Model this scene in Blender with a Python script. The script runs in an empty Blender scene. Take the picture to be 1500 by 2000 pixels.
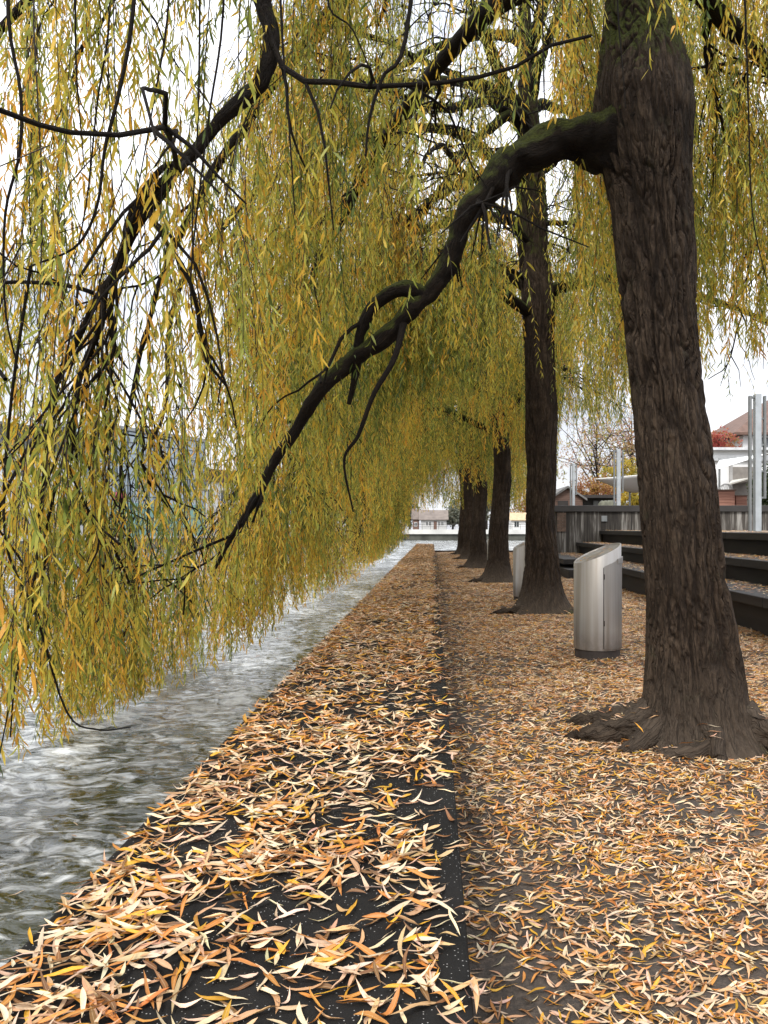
import bpy, math, random
import numpy as np

rng = np.random.default_rng(11)
random.seed(11)
SC = bpy.context.scene
COL = SC.collection
F, CX, CY, H = 1500.0, 845.0, 1031.0, 1.5
WATER_Z = -0.8
WALL_TOP = 0.48
WALL_L, WALL_R, WALL_END, GROUND_END = -1.005, 0.087, 48.0, 47.6


def P(x, y, Y):
    """point of the place seen in direction (x, y) of the photograph at distance Y"""
    return np.array([(x - CX) / F * Y, Y, H - (y - CY) / F * Y])


# ------------------------------------------------------------------ noise
_perm = np.random.default_rng(3).permutation(256)
_perm = np.concatenate([_perm, _perm, _perm])
_grad = np.random.default_rng(4).normal(size=(256, 3))
_grad /= np.linalg.norm(_grad, axis=1)[:, None]


def perlin(p):
    p = np.asarray(p, dtype=np.float64)
    i = np.floor(p).astype(np.int64)
    f = p - i
    i &= 255
    u = f * f * f * (f * (f * 6 - 15) + 10)
    out = np.zeros(len(p))
    for dx in (0, 1):
        for dy in (0, 1):
            for dz in (0, 1):
                h = _perm[_perm[_perm[(i[:, 0] + dx) & 255] + ((i[:, 1] + dy) & 255)] + ((i[:, 2] + dz) & 255)]
                g = _grad[h]
                d = g[:, 0] * (f[:, 0] - dx) + g[:, 1] * (f[:, 1] - dy) + g[:, 2] * (f[:, 2] - dz)
                w = (u[:, 0] if dx else 1 - u[:, 0]) * (u[:, 1] if dy else 1 - u[:, 1]) * (u[:, 2] if dz else 1 - u[:, 2])
                out += w * d
    return out * 1.5


def fbm(p, octv=3):
    s, a, t = 0, 1.0, 0
    for k in range(octv):
        s = s + a * perlin(p * (2.03 ** k) + 17.3 * k)
        t += a
        a *= 0.5
    return s / t


def n2(x, y, s, seed=0.0):
    return perlin(np.stack([x * s + seed, y * s - seed, np.full(np.shape(x), 0.37 + seed)], 1))


# ------------------------------------------------------------------ mesh building
def add_mesh(name, V, faces, mat, parent=None, smooth=True, attrs=None, bevel=None):
    V = np.asarray(V, dtype=np.float32).reshape(-1, 3)
    if not isinstance(faces, list):
        faces = [faces]
    faces = [np.asarray(f, dtype=np.int32) for f in faces if len(f)]
    off = np.array(parent.location) if parent is not None else np.zeros(3)
    base = parent
    while base is not None and base.parent is not None:
        base = base.parent
        off = off + np.array(base.location)
    me = bpy.data.meshes.new(name)
    me.vertices.add(len(V))
    me.vertices.foreach_set('co', (V - off.astype(np.float32)).ravel())
    loops = np.concatenate([f.ravel() for f in faces])
    tot = np.concatenate([np.full(len(f), f.shape[1], dtype=np.int32) for f in faces])
    start = np.concatenate([[0], np.cumsum(tot)[:-1]]).astype(np.int32)
    me.loops.add(len(loops))
    me.loops.foreach_set('vertex_index', loops)
    me.polygons.add(len(tot))
    me.polygons.foreach_set('loop_start', start)
    me.polygons.foreach_set('use_smooth', np.full(len(tot), smooth, dtype=bool))
    me.update(calc_edges=True)
    for k, a in (attrs or {}).items():
        a = np.asarray(a, dtype=np.float32)
        if a.ndim == 1:
            me.attributes.new(k, 'FLOAT', 'POINT').data.foreach_set('value', a)
        elif a.shape[1] == 3:
            me.attributes.new(k, 'FLOAT_VECTOR', 'POINT').data.foreach_set('vector', a.ravel())
        else:
            me.attributes.new(k, 'FLOAT_COLOR', 'POINT').data.foreach_set('color', a.ravel())
    me.materials.append(mat)
    o = bpy.data.objects.new(name, me)
    COL.objects.link(o)
    if parent is not None:
        o.parent = parent
    if bevel:
        b = o.modifiers.new('Bevel', 'BEVEL')
        b.width = bevel
        b.segments = 2
        b.limit_method = 'ANGLE'
    return o


class MB:
    """collects shapes that become ONE mesh"""

    def __init__(self):
        self.V, self.F, self.n = [], {}, 0
        self.A = {}

    def add(self, V, faces, **attrs):
        V = np.asarray(V, dtype=float).reshape(-1, 3)
        if isinstance(faces, list) and not isinstance(faces[0], np.ndarray):
            faces = np.array(faces)
        for f in (faces if isinstance(faces, list) else [faces]):
            f = np.asarray(f, dtype=np.int64)
            if len(f):
                self.F.setdefault(f.shape[1], []).append(f + self.n)
        self.V.append(V)
        self.n += len(V)
        for k, a in attrs.items():
            self.A.setdefault(k, []).append(a)
        return self

    def box(self, x0, x1, y0, y1, z0, z1):
        V = [[x, y, z] for z in (z0, z1) for y in (y0, y1) for x in (x0, x1)]
        return self.add(V, [[0, 2, 3, 1], [4, 5, 7, 6], [0, 1, 5, 4], [2, 6, 7, 3], [0, 4, 6, 2], [1, 3, 7, 5]])

    def obox(self, o, u, v, a0, a1, b0, b1, z0, z1):
        """box in a frame: o + a*u + b*v, z"""
        o, u, v = (np.array(q, dtype=float) for q in (o, u, v))
        V = []
        for z in (z0, z1):
            for b in (b0, b1):
                for a in (a0, a1):
                    q = o + a * u + b * v
                    V.append([q[0], q[1], z])
        return self.add(V, [[0, 2, 3, 1], [4, 5, 7, 6], [0, 1, 5, 4], [2, 6, 7, 3], [0, 4, 6, 2], [1, 3, 7, 5]])

    def bar(self, a, b, w):
        a, b = np.array(a, float), np.array(b, float)
        return self.tube(np.array([a, b]), np.array([w, w]), 8)

    def tube(self, pts, rad, seg=8, cap=True):
        V, Fq, bc = tube(pts, rad, seg)
        fs = [Fq]
        n = len(pts)
        if cap:
            V = np.concatenate([V, [pts[0]], [pts[-1]]])
            bc = np.concatenate([bc, [bc[0]], [bc[-1]]])
            i = np.arange(seg)
            j = (i + 1) % seg
            fs.append(np.stack([np.full(seg, n * seg), j, i], 1))
            fs.append(np.stack([np.full(seg, n * seg + 1), (n - 1) * seg + i, (n - 1) * seg + j], 1))
        return self.add(V, fs, barkco=bc)

    def build(self, name, mat, parent=None, smooth=False, bevel=None, **kw):
        A = {k: np.concatenate(v) for k, v in self.A.items()}
        A = {k: v for k, v in A.items() if len(v) == self.n}
        return add_mesh(name, np.concatenate(self.V), [np.concatenate(f) for f in self.F.values()], mat, parent, smooth, A, bevel)


def catmull(pts, rad, n):
    pts = np.asarray(pts, float)
    rad = np.asarray(rad, float)
    m = len(pts)
    if len(rad) != m:
        rad = np.interp(np.linspace(0, 1, m), np.linspace(0, 1, len(rad)), rad)
    ext = np.concatenate([[2 * pts[0] - pts[1]], pts, [2 * pts[-1] - pts[-2]]])
    t = np.linspace(0, m - 1 - 1e-9, n)
    i = t.astype(int)
    f = (t - i)[:, None]
    p0, p1, p2, p3 = ext[i], ext[i + 1], ext[i + 2], ext[i + 3]
    out = 0.5 * (2 * p1 + (p2 - p0) * f + (2 * p0 - 5 * p1 + 4 * p2 - p3) * f * f + (3 * p1 - p0 - 3 * p2 + p3) * f ** 3)
    return out, np.interp(t, np.arange(m), rad)


def tube(pts, rad, seg):
    pts = np.asarray(pts, float)
    n = len(pts)
    T = np.gradient(pts, axis=0)
    T /= np.linalg.norm(T, axis=1)[:, None] + 1e-9
    ref = np.array([0.0, 0, 1]) if abs(T[0][2]) < 0.9 else np.array([1.0, 0, 0])
    N = np.cross(T[0], ref)
    N /= np.linalg.norm(N)
    Ns = [N]
    for k in range(1, n):
        N = N - T[k] * np.dot(N, T[k])
        N = N / (np.linalg.norm(N) + 1e-9)
        Ns.append(N)
    Ns = np.array(Ns)
    B = np.cross(T, Ns)
    th = np.linspace(0, 2 * math.pi, seg, endpoint=False)
    c, s = np.cos(th), np.sin(th)
    rad = np.asarray(rad)
    V = pts[:, None, :] + rad[:, None, None] * (c[None, :, None] * Ns[:, None, :] + s[None, :, None] * B[:, None, :])
    ln = np.concatenate([[0], np.cumsum(np.linalg.norm(np.diff(pts, axis=0), axis=1))])
    rr = np.maximum(rad, 0.02)
    bc = np.stack([rr[:, None] * c[None], rr[:, None] * s[None], np.repeat(ln[:, None], seg, 1)], 2)
    i = np.arange(n - 1)[:, None] * seg
    j = np.arange(seg)[None]
    jn = (j + 1) % seg
    Fq = np.stack([i + j, i + jn, i + seg + jn, i + seg + j], 2).reshape(-1, 4)
    return V.reshape(-1, 3), Fq, bc.reshape(-1, 3)


def thing(name, label, cat, loc=(0, 0, 0), group=None):
    o = bpy.data.objects.new(name, None)
    COL.objects.link(o)
    o.location = [float(q) for q in loc]
    o.empty_display_size = 0.3
    return tag(o, label, cat, group)


def tag(o, label=None, cat=None, group=None, kind=None):
    for k, v in (('label', label), ('category', cat), ('group', group), ('kind', kind)):
        if v:
            o[k] = v
    return o


# ------------------------------------------------------------------ materials
class NT:
    def __init__(self, name):
        self.m = bpy.data.materials.new(name)
        self.m.use_nodes = True
        self.t = self.m.node_tree
        self.b = self.t.nodes['Principled BSDF']
        self.out = self.t.nodes['Material Output']

    def n(self, typ, ins=None, **props):
        nd = self.t.nodes.new(typ)
        for k, v in props.items():
            setattr(nd, k, v)
        for k, v in (ins or {}).items():
            s = nd.inputs[k]
            if isinstance(v, bpy.types.NodeSocket):
                self.t.links.new(v, s)
            else:
                s.default_value = v
        return nd

    def link(self, a, b):
        self.t.links.new(a, b)

    def attr(self, name):
        return self.n('ShaderNodeAttribute', attribute_name=name)

    def coord(self, scale=(1, 1, 1), kind='Object', src=None):
        if src is None:
            src = self.n('ShaderNodeTexCoord').outputs[kind]
        return self.n('ShaderNodeMapping', {'Vector': src, 'Scale': scale}).outputs['Vector']

    def pos(self, scale=(1, 1, 1)):
        return self.coord(scale, src=self.n('ShaderNodeNewGeometry').outputs['Position'])

    def noise(self, vec, scale, detail=4, rough=0.55, dist=0.0):
        return self.n('ShaderNodeTexNoise', {'Vector': vec, 'Scale': scale, 'Detail': detail, 'Roughness': rough, 'Distortion': dist}).outputs['Fac']

    def ramp(self, fac, stops, interp='LINEAR'):
        nd = self.n('ShaderNodeValToRGB', {'Fac': fac})
        cr = nd.color_ramp
        cr.interpolation = interp
        while len(cr.elements) < len(stops):
            cr.elements.new(0.5)
        for e, (p, c) in zip(cr.elements, stops):
            e.position = p
            e.color = (*c, 1) if len(c) == 3 else c
        return nd.outputs['Color']

    def mix(self, fac, a, b, blend='MIX'):
        nd = self.n('ShaderNodeMix', data_type='RGBA', blend_type=blend)
        for k, v in ((0, fac), (6, a), (7, b)):
            if isinstance(v, bpy.types.NodeSocket):
                self.link(v, nd.inputs[k])
            else:
                nd.inputs[k].default_value = (*v, 1) if isinstance(v, tuple) and len(v) == 3 else v
        return nd.outputs[2]

    def math(self, op, a, b=0.0, clamp=False):
        nd = self.n('ShaderNodeMath', operation=op, use_clamp=clamp)
        for k, v in ((0, a), (1, b)):
            if isinstance(v, bpy.types.NodeSocket):
                self.link(v, nd.inputs[k])
            else:
                nd.inputs[k].default_value = v
        return nd.outputs[0]

    def bump(self, height, strength=0.5, dist=0.01, normal=None):
        ins = {'Height': height, 'Strength': strength, 'Distance': dist}
        if normal is not None:
            ins['Normal'] = normal
        nd = self.n('ShaderNodeBump', ins)
        self.link(nd.outputs['Normal'], self.b.inputs['Normal'])
        return nd.outputs['Normal']

    def set(self, color=None, rough=None, metal=None, **kw):
        for k, v in (('Base Color', color), ('Roughness', rough), ('Metallic', metal)):
            if v is None:
                continue
            if isinstance(v, bpy.types.NodeSocket):
                self.link(v, self.b.inputs[k])
            else:
                self.b.inputs[k].default_value = (*v, 1) if isinstance(v, tuple) and len(v) == 3 else v
        for k, v in kw.items():
            self.b.inputs[k.replace('_', ' ')].default_value = v
        return self.m


def plain(name, color, rough=0.6, metal=0.0, var=0.25, scale=3.0, bump=0.0):
    k = NT(name)
    f = k.noise(k.pos(), scale, 5)
    dark = tuple(c * (1 - var) for c in color)
    light = tuple(min(1, c * (1 + var * 0.6)) for c in color)
    c = k.ramp(f, [(0.3, dark), (0.7, light)])
    if bump:
        k.bump(k.noise(k.pos(), scale * 12, 4), bump, 0.01)
    return k.set(c, rough, metal)


def mat_bark(name, scale=1.0, moss_amt=1.0, tone=1.0):
    k = NT(name)
    bc = k.attr('barkco').outputs['Vector']
    wob = k.noise(k.coord((1, 1, 0.5), src=bc), 6 * scale, 3)
    vv = k.n('ShaderNodeVectorMath', {0: k.n('ShaderNodeCombineXYZ', {'X': wob, 'Y': wob, 'Z': 0.0}).outputs[0], 1: (0.09, 0.09, 0.0), 2: k.coord((1, 1, 0.13), src=bc)}, operation='MULTIPLY_ADD').outputs[0]
    n1 = k.noise(vv, 26 * scale, 3, 0.6)
    crack = k.ramp(k.math('ABSOLUTE', k.math('SUBTRACT', n1, 0.5)), [(0.0, (0, 0, 0)), (0.085, (1, 1, 1))])
    n2_ = k.noise(k.coord((1, 1, 0.3), src=bc), 70 * scale, 4, 0.7)
    fine = k.noise(k.coord((1, 1, 0.45), src=bc), 150 * scale, 4, 0.7)
    big = k.noise(bc, 2.6, 4, 0.6)
    ridge = k.attr('ridge').outputs['Fac']
    f = k.math('ADD', k.math('ADD', k.math('MULTIPLY', n2_, 0.45), k.math('MULTIPLY', big, 0.45)), k.math('MULTIPLY', ridge, 0.12))
    base = k.ramp(f, [(0.35, (0.013, 0.0082, 0.005)), (0.5, (0.030, 0.0195, 0.0122)), (0.68, (0.075, 0.053, 0.036))])
    col = k.mix(k.math('MULTIPLY', k.math('SUBTRACT', 1.0, crack), 0.6), base, (0.012, 0.008, 0.006))
    # dusty foot of the trunk
    zz = k.n('ShaderNodeSeparateXYZ', {'Vector': bc}).outputs['Z']
    dust = k.math('MULTIPLY', k.ramp(k.math('ADD', zz, k.math('MULTIPLY', big, 0.5)), [(0.35, (0.75,) * 3), (0.95, (0, 0, 0))]), k.ramp(n2_, [(0.3, (0.5,) * 3), (0.7, (1, 1, 1))]))
    if tone == 1.0:
        col = k.mix(dust, col, (0.085, 0.066, 0.049))
    if tone != 1.0:
        col = k.mix(1.0, col, (tone, tone, tone), 'MULTIPLY')
    # algae and lichen tints on the bark
    al = k.ramp(k.noise(bc, 4.5, 5, 0.7), [(0.6, (0, 0, 0)), (0.75, (0.35,) * 3)])
    col = k.mix(al, col, (0.075, 0.078, 0.045))
    # moss lies on what faces up and where the mesh says so
    nz = k.n('ShaderNodeSeparateXYZ', {'Vector': k.n('ShaderNodeNewGeometry').outputs['Normal']}).outputs['Z']
    mo = k.attr('moss').outputs['Fac']
    f = k.math('MULTIPLY', mo, k.math('ADD', k.math('MULTIPLY', nz, 0.8), k.math('MULTIPLY', k.noise(bc, 9, 4, 0.7), 1.1)))
    mf = k.ramp(f, [(0.5, (0, 0, 0)), (0.75, (1, 1, 1))])
    mcol = k.ramp(k.noise(bc, 70, 4), [(0.3, (0.018, 0.022, 0.005)), (0.7, (0.06, 0.068, 0.012))])
    col = k.mix(k.math('MULTIPLY', mf, moss_amt), col, mcol)
    h = k.math('ADD', k.math('ADD', k.math('MULTIPLY', crack, 0.7), k.math('MULTIPLY', n2_, 0.8)), k.math('MULTIPLY', fine, 0.35))
    k.bump(h, 1.0, 0.014)
    return k.set(col, 0.9, Specular_IOR_Level=0.2)


def mat_leaf(name, transl=0.4, rough=0.45):
    k = NT(name)
    c = k.attr('col').outputs['Color']
    k.set(c, rough, Specular_IOR_Level=0.35)
    tr = k.n('ShaderNodeBsdfTranslucent', {'Color': k.mix(0.25, c, (1.0, 0.9, 0.35), 'MULTIPLY')})
    ms = k.n('ShaderNodeMixShader', {'Fac': transl, 1: k.b.outputs[0], 2: tr.outputs[0]})
    k.link(ms.outputs[0], k.out.inputs['Surface'])
    return k.m


def mat_litter(name):
    k = NT(name)
    c = k.attr('col').outputs['Color']
    v = k.attr('lf').outputs['Vector']       # x along the leaf, y across
    sp = k.noise(k.pos(), 160, 3, 0.6)
    c = k.mix(k.math('MULTIPLY', k.ramp(sp, [(0.55, (0, 0, 0)), (0.75, (1, 1, 1))]), 0.35), c, (0.16, 0.07, 0.025))
    y = k.math('ABSOLUTE', k.n('ShaderNodeSeparateXYZ', {'Vector': v}).outputs['Y'])
    rib = k.ramp(y, [(0.0, (1, 1, 1)), (0.16, (0, 0, 0))])
    c = k.mix(k.math('MULTIPLY', rib, 0.3), c, (0.75, 0.6, 0.38))
    k.set(c, 0.5, Specular_IOR_Level=0.4)
    tr = k.n('ShaderNodeBsdfTranslucent', {'Color': c})
    ms = k.n('ShaderNodeMixShader', {'Fac': 0.15, 1: k.b.outputs[0], 2: tr.outputs[0]})
    k.link(ms.outputs[0], k.out.inputs['Surface'])
    return k.m


BARK = mat_bark('willow_bark')
LIMB = mat_bark('limb_bark', 1.5, 1.0, 0.5)
BARK_THIN = plain('twig_bark', (0.026, 0.018, 0.011), 0.85, var=0.4, scale=20)
LEAF = mat_leaf('willow_leaf', 0.5)
LITTER = mat_litter('fallen_leaf')


def mat_ground():
    k = NT('earth')
    p = k.pos()
    a = k.noise(p, 1.3, 6, 0.65)
    b = k.noise(p, 40, 5, 0.7)
    c = k.ramp(a, [(0.3, (0.024, 0.019, 0.015)), (0.7, (0.07, 0.055, 0.043))])
    c = k.mix(k.ramp(b, [(0.45, (0, 0, 0)), (0.75, (0.6, 0.6, 0.6))]), c, (0.15, 0.11, 0.08))
    k.bump(k.math('ADD', b, k.math('MULTIPLY', a, 2.0)), 0.8, 0.02)
    return k.set(c, 0.95)


def mat_wallstone():
    k = NT('dark_stone')
    p = k.pos()
    a = k.noise(p, 2.2, 5, 0.6)
    c = k.ramp(a, [(0.3, (0.007, 0.0068, 0.0065)), (0.7, (0.017, 0.016, 0.015))])
    vo = k.n('ShaderNodeTexVoronoi', {'Vector': p, 'Scale': 110.0}, feature='F1')
    spk = k.ramp(vo.outputs['Distance'], [(0.0, (1, 1, 1)), (0.16, (1, 1, 1)), (0.2, (0, 0, 0))])
    sel = k.ramp(k.n('ShaderNodeSeparateXYZ', {'Vector': vo.outputs['Color']}).outputs['X'], [(0.62, (0, 0, 0)), (0.64, (1, 1, 1))])
    c = k.mix(k.math('MULTIPLY', k.math('MULTIPLY', spk, sel), 0.8), c, (0.36, 0.35, 0.33))
    g = k.noise(p, 260, 3, 0.7)
    c = k.mix(k.ramp(g, [(0.55, (0, 0, 0)), (0.8, (0.5, 0.5, 0.5))]), c, (0.035, 0.033, 0.03))
    k.bump(g, 0.6, 0.004)
    return k.set(c, k.ramp(a, [(0.35, (0.7,) * 3), (0.65, (0.9,) * 3)]), Specular_IOR_Level=0.12)


def mat_water():
    k = NT('river_water')
    p = k.pos((0.75, 1.5, 1.0))
    w1 = k.noise(p, 9, 3, 0.55, 0.5)
    w2 = k.noise(p, 2.8, 2, 0.5, 0.7)
    n1 = k.n('ShaderNodeBump', {'Height': w2, 'Strength': 0.8, 'Distance': 0.16}).outputs['Normal']
    k.bump(w1, 0.4, 0.03, n1)
    murk = k.noise(k.pos(), 0.7, 4)
    c = k.ramp(murk, [(0.3, (0.012, 0.017, 0.009)), (0.7, (0.032, 0.038, 0.022))])
    # air bubbles and foam streaks along the current; white also paints in sky reflection
    st = k.noise(k.pos((1.0, 1.5, 1)), 3.4, 6, 0.6, 1.1)
    big = k.noise(k.pos((0.8, 0.35, 1)), 0.9, 3, 0.5, 0.4)
    f = k.ramp(k.math('ADD', k.math('MULTIPLY', st, 0.75), k.math('MULTIPLY', big, 0.4)), [(0.53, (0, 0, 0)), (0.63, (0.5,) * 3), (0.76, (0.95,) * 3)])
    c = k.mix(k.math('MULTIPLY', f, 0.85), c, (0.78, 0.81, 0.82))
    r = k.math('ADD', k.math('MULTIPLY', f, 0.3), 0.05)
    return k.set(c, r, IOR=1.6, Specular_IOR_Level=0.9)


def mat_stained():
    k = NT('stained_concrete')
    p = k.pos((1, 1, 0.05))
    s = k.noise(p, 7.5, 5, 0.65, 0.2)
    big = k.noise(k.pos((1, 1, 0.4)), 0.5, 3)
    f = k.math('ADD', k.math('MULTIPLY', s, 0.8), k.math('MULTIPLY', big, 0.2))
    c = k.ramp(f, [(0.4, (0.024, 0.02, 0.016)), (0.5, (0.07, 0.06, 0.05)), (0.58, (0.25, 0.235, 0.21)), (0.7, (0.38, 0.365, 0.34))])
    k.bump(k.noise(k.pos(), 30, 4), 0.3, 0.01)
    return k.set(c, 0.85)


def mat_darktimber(name='dark_weathered_concrete'):
    k = NT(name)
    p = k.pos((1, 0.12, 1))
    f = k.noise(p, 6, 5, 0.6)
    c = k.ramp(f, [(0.3, (0.009, 0.007, 0.006)), (0.7, (0.028, 0.023, 0.019))])
    k.bump(f, 0.4, 0.01)
    return k.set(c, 0.75)


def mat_steel():
    k = NT('brushed_steel')
    ob = k.n('ShaderNodeTexCoord').outputs['Object']
    s = k.noise(k.coord((1, 1, 0.03), src=ob), 11, 3, 0.5)
    f = k.noise(k.coord((1, 1, 0.6), src=ob), 5, 5, 0.65)
    z = k.n('ShaderNodeSeparateXYZ', {'Vector': ob}).outputs['Z']
    c = k.ramp(s, [(0.3, (0.27, 0.235, 0.195)), (0.5, (0.39, 0.365, 0.335)), (0.72, (0.48, 0.465, 0.45))])
    grime = k.math('MULTIPLY', k.ramp(z, [(0.08, (1, 1, 1)), (0.34, (0, 0, 0))]), k.ramp(f, [(0.35, (0, 0, 0)), (0.6, (1, 1, 1))]))
    c = k.mix(k.math('MULTIPLY', grime, 0.7), c, (0.12, 0.095, 0.08))
    k.bump(k.noise(k.coord((1, 1, 0.02), src=ob), 160, 3), 0.08, 0.003)
    return k.set(c, k.ramp(f, [(0.3, (0.4,) * 3), (0.7, (0.55,) * 3)]), 0.72)


GROUND = mat_ground()
STONE = mat_wallstone()
WATER = mat_water()
STAINED = mat_stained()
DARK = mat_darktimber()
STEEL = mat_steel()
STEEL_DARK = plain('bin_base_paint', (0.05, 0.04, 0.035), 0.7, var=0.4, scale=8)

# ------------------------------------------------------------------ setting: ground and water
def grid(xs, ys, zf):
    X, Y = np.meshgrid(xs, ys)
    V = np.stack([X.ravel(), Y.ravel(), zf(X.ravel(), Y.ravel())], 1)
    nx, ny = len(xs), len(ys)
    i = (np.arange(ny - 1)[:, None] * nx + np.arange(nx - 1)[None]).ravel()
    return V, np.stack([i, i + 1, i + nx + 1, i + nx], 1)


def gz(x, y):
    return 0.03 * n2(x, y, 0.8) + 0.018 * n2(x, y, 2.9, 3.3) - 0.012


def gz_at(x, y):
    return gz(np.atleast_1d(np.asarray(x, float)), np.atleast_1d(np.asarray(y, float)))


xs = np.concatenate([np.linspace(WALL_R - 0.25, 5.5, 90), np.linspace(5.8, 160, 30)])
ys = np.concatenate([np.linspace(-30, 1, 24), np.linspace(1.15, 14, 150), np.linspace(14.3, GROUND_END, 90)])
V, Fq = grid(xs, ys, lambda x, y: gz(x, y))
# a skirt down into the river at the far end and along the sides
mb = MB()
mb.add(V, Fq)
nx, ny = len(xs), len(ys)
end = V[(ny - 1) * nx:]
low = end.copy()
low[:, 2] = WATER_Z - 1
i = np.arange(nx - 1)
mb.add(np.concatenate([end, low]), np.stack([i, i + 1, nx + i + 1, nx + i], 1))
tag(mb.build('ground', GROUND, smooth=True), kind='structure')

# quay wall: broad low parapet between path and river, in cast lengths with thin joints
root = thing('quay_wall', 'broad low dark stone wall strewn with leaves running along the river edge', 'wall', (WALL_R, 0, 0))
mb = MB()
yy = -6.0
while yy < WALL_END - 0.1:
    y1 = min(yy + 6.0, WALL_END)
    mb.box(WALL_L, WALL_R, yy + 0.004, y1 - 0.004, WATER_Z - 1.2, WALL_TOP)
    yy = y1
mb.build('wall_body', STONE, root, bevel=0.012)
# end kerb of the path
tag(MB().box(WALL_R + 0.01, 9.0, GROUND_END - 0.1, GROUND_END + 0.12, -1.5, 0.1).build('kerb', DARK, bevel=0.01), kind='structure')

# water
xs = np.concatenate([-np.geomspace(700, 26, 26), np.linspace(-24, -9, 60), np.linspace(-8.8, WALL_L + 0.1, 190), np.array([-0.4, 0.5, 3, 8]), np.geomspace(14, 700, 16)])
ys = np.concatenate([np.linspace(-40, 1.0, 20), np.linspace(1.1, 14, 260), np.linspace(14.15, 40, 170), np.geomspace(40.5, 900, 60)])


def wz(x, y):
    d = np.sqrt(x * x + y * y)
    fade = np.clip(14.0 / np.maximum(d, 1), 0.0, 1.0)
    a = fbm(np.stack([x * 0.9 + 0.4 * y, y * 1.5, x * 0 + 0.1], 1), 3) * 0.06
    b = np.abs(perlin(np.stack([x * 2.0 + 2, y * 3.2 + 0.9 * x, x * 0 + 4.1], 1))) * -0.035
    c = perlin(np.stack([x * 5.2 + 2, y * 6.4, x * 0 + 7.1], 1)) * 0.012
    near = x > -12
    return WATER_Z + (a + (b + c) * near) * fade


V, Fq = grid(xs, ys, wz)
tag(add_mesh('water', V, Fq, WATER, smooth=True), kind='structure')

# ------------------------------------------------------------------ fallen leaves
PAL = np.array([[0.72, 0.55, 0.36], [0.54, 0.32, 0.16], [0.52, 0.21, 0.045], [0.62, 0.32, 0.025], [0.19, 0.085, 0.03], [0.60, 0.40, 0.25]])
PNAME = ['pale cream', 'tan', 'orange brown', 'golden yellow', 'dark brown', 'pinkish beige']


def leaf_params(n, flat=1.0, big=1.0):
    return dict(yaw=np.where(rng.random(n) < 0.55, rng.normal(0.2, 0.75, n), rng.uniform(0, 6.28, n)) + math.pi * (rng.random(n) < 0.5),
                L=rng.uniform(0.052, 0.115, n) * big, W=rng.uniform(0.008, 0.0148, n) * big,
                curl=np.where(rng.random(n) < 0.12, rng.uniform(0.15, 0.4, n), rng.normal(0.04, 0.07, n)) * flat, fold=rng.normal(0.25, 0.35, n), bend=rng.normal(0, 0.075, n),
                roll=rng.normal(0, 0.35, n) * flat, pitch=rng.normal(0, 0.13, n) * flat)


def leaf_grid(pos, q, S):
    """S stations along each leaf, three points across: returns verts (N,S,3,3)"""
    n = len(pos)
    t = np.linspace(0, 1, S)[None, :]
    w = (np.sin(np.pi * t ** 0.8) ** 0.85 + 0.02)
    hw = q['W'][:, None] * 0.5 * w
    s = t - 0.5
    xc = q['L'][:, None] * s
    yc = q['bend'][:, None] * q['L'][:, None] * (4 * s * s - 0.5)
    zc = q['curl'][:, None] * q['L'][:, None] * (4 * s * s) + 0.02 * q['L'][:, None] * np.sin(t * 9 + q['yaw'][:, None] * 3)
    loc = np.zeros((n, S, 3, 3))
    for j, e in enumerate((-1, 0, 1)):
        loc[:, :, j, 0] = xc
        loc[:, :, j, 1] = yc + e * hw
        loc[:, :, j, 2] = zc + (abs(e) * hw * q['fold'][:, None])
    def rot(a, i, j):
        c, sn = np.cos(a)[:, None, None], np.sin(a)[:, None, None]
        u, v = loc[..., i].copy(), loc[..., j].copy()
        loc[..., i] = c * u - sn * v
        loc[..., j] = sn * u + c * v
    rot(q['roll'], 1, 2)
    rot(q['pitch'], 0, 2)
    rot(q['yaw'], 0, 1)
    loc[..., 2] -= loc[..., 2].min(axis=(1, 2))[:, None, None]
    return loc + pos[:, None, None, :]


def leaf_faces(n, S):
    a = (np.arange(S - 1)[:, None] * 3 + np.arange(2)[None]).ravel()
    q = np.stack([a, a + 3, a + 4, a + 1], 1)
    return (np.arange(n)[:, None, None] * (S * 3) + q[None]).reshape(-1, 4)


def leaf_uv(n, S):
    uv = np.zeros((n, S, 3, 3))
    uv[..., 0] = np.linspace(0, 1, S)[None, :, None]
    uv[..., 1] = np.array([-1, 0, 1])[None, None, :]
    return uv.reshape(-1, 3)


def scatter(n, x0, x1, y0, y1, dens):
    x, y = rng.uniform(x0, x1, n), rng.uniform(y0, y1, n)
    k = rng.random(n) < dens(x, y)
    return x[k], y[k]


def clump_wall(x, y):
    a = n2(x, y, 1.7, 5.1) + 0.55 * n2(x, y, 4.3, 1.7)
    edge = np.clip((WALL_R - x) / 0.10, 0.25, 1) * np.clip((x - WALL_L) / 0.05, 0.25, 1)
    # drifts: one across the wall two metres off, one along the river edge
    drift = 0.75 * np.exp(-((y - 1.72 + 0.2 * x) / 0.10) ** 2) + 1.1 * np.exp(-((y - 2.42 - 0.25 * x) / 0.13) ** 2) + 1.0 * np.exp(-((x + 0.86) / 0.13) ** 2) * (y < 2.3) + 0.7 * np.exp(-((x + 0.9) / 0.15) ** 2) * (y > 2.3)
    cover = np.clip((y - 3.0) / 8, 0, 1) * 0.32
    return np.clip(0.40 + 0.65 * a + 0.6 * drift + cover, 0.14, 1.0) * edge


def clump_ground(x, y):
    a = n2(x, y, 1.3, 9.1) + 0.6 * n2(x, y, 3.7, 2.2)
    edge = np.clip(0.45 + (x - WALL_R) / 0.9, 0.45, 1)
    d = np.hypot(x - 1.87, y - 5.5)
    return np.clip(0.78 + 0.45 * a, 0.3, 1.0) * edge * (d > 0.37)


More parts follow.
